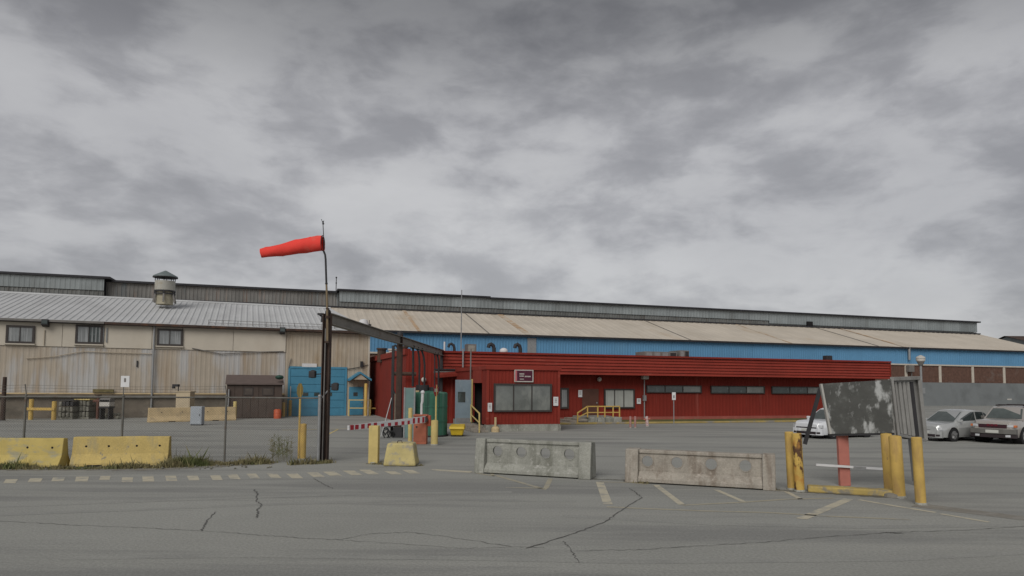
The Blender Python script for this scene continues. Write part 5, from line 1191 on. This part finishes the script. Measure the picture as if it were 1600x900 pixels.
    # doors as fine raised skins, with handles
    xm = (c1+c2)/2; spans = [(c0-.15, xm+.01), (xm-.01, max(axles[1]+wr*.9, c3+.35))]
    for sgn in (1, -1):
        for a, c in spans:
            b = MB(); k = 5; vs = []; zt = lin(top, xm)-.03
            for i in range(k+1):
                x = a+(c-a)*i/k
                for j in range(6):
                    z = clear+.08+(min(zt, lin(top, x)-.03)-clear-.08)*j/5; vs.append((x, sgn*(hw_(x, z)+.010), z))
            fs = [(i*6+j, i*6+j+1, (i+1)*6+j+1, (i+1)*6+j) for i in range(k) for j in range(5)]
            b.add(vs, fs); dr_ = b.build('door', paint, t); md = dr_.modifiers.new('skin', 'SOLIDIFY'); md.thickness = .012; md.offset = 0
            xx = c+.16; z = clear+(lin(top, xx)-clear)*.80
            MB().box(xx-.08, sgn*(hw_(xx,z)+.014)-.012, z-.015, xx+.08, sgn*(hw_(xx,z)+.014)+.018, z+.018).build('handle', M_TRIM if bumper is M_TRIM else paint, dr_)
        y = sgn*(hw_(c0-.25, lin(top, c0-.25))+.10); z = lin(top, c0-.3)+.06
        b = MB(); b.cbox((c0-.32, y, z), .10, .17, .13); b.build('mirror', bumper if kind == 'suv' else paint, t, bev=.03)
        for ax in axles:
            yy = sgn*(plan(ax)-.02)
            b = MB(); pts = [(wr*1.16*math.cos(math.pi*2*i/22), wr*1.16*math.sin(math.pi*2*i/22)) for i in range(22)]
            b.cyl((ax, sgn*(plan(ax)*.6), wr+.01), (ax, sgn*(plan(ax)+.006), wr+.01), wr*1.15, n=26); b.build('wheel_arch', M_VOID, t)
            wh = MB(); wh.cyl((ax, yy-sgn*.19, wr), (ax, yy+sgn*.035, wr), wr, n=26); w_ = wh.build('wheel', M_TYRE, t, bev=.03)
            rm = MB(); rm.cyl((ax, yy+sgn*.02, wr), (ax, yy+sgn*.042, wr), wr*.64, n=20)
            for i in range(5):
                an = 2*math.pi*i/5+.3; rm.bar((ax, yy+sgn*.05, wr), (ax+wr*.58*math.cos(an), yy+sgn*.05, wr+wr*.58*math.sin(an)), .07, .03)
            rm.build('rim', M_RIM, w_)
    MB().box(xr+.25, -Wd/2*.80, clear-.05, xf-.25, Wd/2*.80, clear+.12).build('underbody', M_BLACK, t)
    # nose and tail
    zn = lin(top, xf-.02); hn = zn-clear
    def front(y0, y1, z0, z1, m, nm, th=.03, back=0):
        s_ = -1 if back else 1; b = MB(); ny = 4; vs = []
        X0 = xr if back else xf
        for i in range(ny+1):
            y = y0+(y1-y0)*i/ny; k = abs(y)/(Wd/2); xo = X0-s_*(.02+.30*max(0, k-.55)**1.4)
            vs += [(xo+s_*th, y, z0), (xo+s_*(th-.01), y, z1), (xo-s_*.12, y, z1), (xo-s_*.12, y, z0)]
        fs = []
        for i in range(ny):
            for j in range(4): fs.append((i*4+j, i*4+(j+1) % 4, (i+1)*4+(j+1) % 4, (i+1)*4+j))
        fs += [(3,2,1,0), tuple(ny*4+i for i in range(4))]
        return b.add(vs, fs).build(nm, m, t, bev=.012)
    h = Wd/2
    if kind == 'suv':
        front(-h*.97, h*.97, clear+.16, clear+.38, bumper, 'bumper', .12); front(-h*.97, h*.97, clear-.02, clear+.155, M_TRIM, 'lower_bumper', .09)
        g_ = front(-h*.60, h*.60, clear+.42, zn-.10, mat('maroon_black_grille', (.04,.012,.018), .4, .2, 6), 'grille', .05)
        front(-h*.66, h*.66, zn-.095, zn-.05, paint, 'grille_bar', .06)
        b = MB(); 
        for i in range(3): b.box(xf+.028, -.22+.155*i, clear+.50, xf+.045, -.10+.155*i, clear+.60)
        b.build('badge', mat('dark_red_badge', (.12,.01,.02), .4, .1, 5), g_)
        for s_ in (1, -1):
            a, c = sorted((s_*h*.62, s_*h*.86)); front(a, c, clear+.47, zn-.10, M_LAMP, 'headlight', .055); a, c = sorted((s_*h*.865, s_*h*.97)); front(a, c, clear+.47, zn-.11, M_AMBER, 'turn_lamp', .06)
            a, c = sorted((s_*h*.55, s_*h*.75)); front(a, c, clear+.02, clear+.12, M_LAMP, 'fog_lamp', .10)
            b = MB(); b.bar((c1-.2, s_*wR*.8, roofz+.06), (c2+.2, s_*wR*.8, roofz+.06), .05, .06); b.build('roof_rail', M_TRIM, t)
        for xq in (c1-.5, c2+.6): MB().bar((xq,-wR*.8,roofz+.085),(xq,wR*.8,roofz+.085),.06,.04).build('roof_bar', M_TRIM, t)
        front(-.26, .26, clear+.19, clear+.33, M_PLATE, 'number_plate', .13)
    else:
        front(-h*.93, h*.93, clear-.02, clear+.30, paint, 'bumper', .05)
        front(-h*.62, h*.62, clear+.02, clear+.15, M_TRIM, 'lower_grille', .062)
        front(-h*.58, h*.58, clear+.33, zn-.07, M_TRIM, 'grille', .022)
        if paint is M_CWHITE: front(-h*.66, h*.66, clear+.305, clear+.36, M_TRIM, 'grille_bar', .05)
        for s_ in (1, -1):
            a, c = sorted((s_*h*.60, s_*h*.93)); front(a, c, clear+.33, zn-.06, M_LAMP, 'headlight', .03)
            a, c = sorted((s_*h*.66, s_*h*.86)); front(a, c, clear+.05, clear+.14, M_TRIM, 'fog_lamp', .056)
        front(-.26, .26, clear+.17, clear+.28, M_PLATE, 'number_plate', .064)
    for s_ in (1, -1):
        a, c = sorted((s_*h*.62, s_*h*.95)); front(a, c, zn-.30, zn-.06, M_STOP, 'tail_lamp', .02, 1)
    front(-h*.93, h*.93, clear, clear+.3, bumper if kind == 'suv' else paint, 'rear_bumper', .05, 1)
    return t
def car_at(u, v, head, off):          # stand a car so that its nose centre is seen at (u, v)
    p = G(u, v); d = Vector((math.cos(head), math.sin(head), 0)); return p-d*off
ha = math.radians(208); make_car('white hatchback nose on, mostly hidden behind the derelict sign', car_at(1262,684.5,ha,2.05), ha, 4.3, 1.78, [(-2.15,.86),(-2.0,.93),(.6,.93),(1.0,.90),(1.75,.84),(2.08,.77),(2.15,.72)], .93, 1.46, (1.15,.25,-1.35,-1.95), (1.3,-1.3), .31, M_CWHITE, M_TRIM, 'hatch')
ha = math.radians(203); make_car('silver hatchback with dark side windows parked right of the derelict sign', car_at(1446,688.5,ha,2.1), ha, 4.35, 1.74, [(-2.17,.88),(-2.0,.95),(.6,.93),(1.0,.90),(1.75,.84),(2.1,.77),(2.17,.72)], .93, 1.45, (1.12,.22,-1.25,-2.0), (1.32,-1.3), .31, M_CSILV, M_TRIM, 'hatch')
ha = math.radians(216); make_car('pewter sport utility vehicle with dark grille and amber turn lamps at the right edge', car_at(1552,693,ha,2.35), ha, 4.75, 1.86, [(-2.37,1.05),(-2.2,1.10),(.55,1.10),(.95,1.08),(1.9,1.06),(2.3,1.02),(2.37,.97)], 1.1, 1.66, (1.05,.35,-1.85,-2.25), (1.45,-1.4), .36, M_CPEWT, M_TRIMG, 'suv', clear=.30)

# ================================================================== GRASS ALONG THE FENCE
def tufts(name, spans, n, hmin, hmax, m):
    b = MB()
    for _ in range(n):
        (u0, v0, u1, v1, dep, wgt) = random.choice(spans); f = random.random()
        p = G(u0+(u1-u0)*f, v0+(v1-v0)*f); p = p+Vector((random.gauss(0,.06), random.gauss(0, dep), 0))
        h = random.uniform(hmin, hmax)*wgt*(2.0 if random.random() < .05 else 1)*(.35+1.1*abs(math.sin(p.x*2.1)*math.sin(p.x*.83+1))); a = random.uniform(0, 6.28); w = random.uniform(.008,.02)
        dx, dy = math.cos(a)*w, math.sin(a)*w; lx, ly = random.gauss(0,.35)*h, random.gauss(0,.35)*h
        b.add([(p.x-dx,p.y-dy,0),(p.x+dx,p.y+dy,0),(p.x+lx*.5+dx*.6,p.y+ly*.5+dy*.6,h*.6),(p.x+lx,p.y+ly,h)], [(0,1,2),(0,2,3)])
    return b.build(name, m, kind='stuff', fix=False)
sp = [(-40,732,110,732.5,.14,.9),(110,732.5,260,731,.12,.8),(250,730,420,724,.16,1.25),(250,729,340,726,.22,1.5),(330,726,425,724,.12,1.1)]
tufts('roadside_grass', sp, 7000, .06, .20, M_GRASS)
tufts('roadside_grass', [(455,726,520,723,.12,1),(485,725,515,723,.10,1.3),(575,725,660,728,.05,.6),(745,737,790,741,.03,.4)], 1500, .05, .16, M_GRASS)
tufts('barrier_weeds', [(1140,762,1210,765,.05,.7),(990,754,1010,756,.03,.6),(800,741,830,743,.03,.6),(1195,765,1212,766,.03,1)], 420, .04, .14, M_GRASS)
b = MB()
for _ in range(60):
    p = G(random.uniform(425,455), random.uniform(712,724)); h = random.uniform(.25,.8); a = p+Vector((random.gauss(0,.08), random.gauss(0,.05), h))
    b.bar(p, a, .004); 
    for k in range(5):
        q = p.lerp(a, random.uniform(.4,1)); b.bar(q, q+Vector((random.gauss(0,.06), random.gauss(0,.06), .05)), .008)
b.build('dry_weeds', M_GRASS, kind='stuff', fix=False)
# dirt verge under the grass
vs = []
for i in range(60):
    u = -60+i*8.3; v = 733-(9 if u > 260 else 0)*min(1, (u-260)/160 if u > 260 else 0)
    p = G(u, v); w = .34+.10*math.sin(i*1.3)+random.uniform(-.06,.06)
    vs += [(p.x, p.y-w*.8, .005), (p.x, p.y+w, .005)]
o = MB().add(vs, [(2*i,2*i+2,2*i+3,2*i+1) for i in range(59)]).build('dirt_verge', M_DIRT, kind='structure', fix=False)
# stones lying in the verge
st_ = MB()
for i in range(60):
    p = G(random.uniform(-20,430), random.uniform(727,734)); r = random.uniform(.02,.05); st_.ball((p.x,p.y,r*.5),r,6,4,.7)
st_.build('verge_gravel', M_PALLET, kind='stuff')
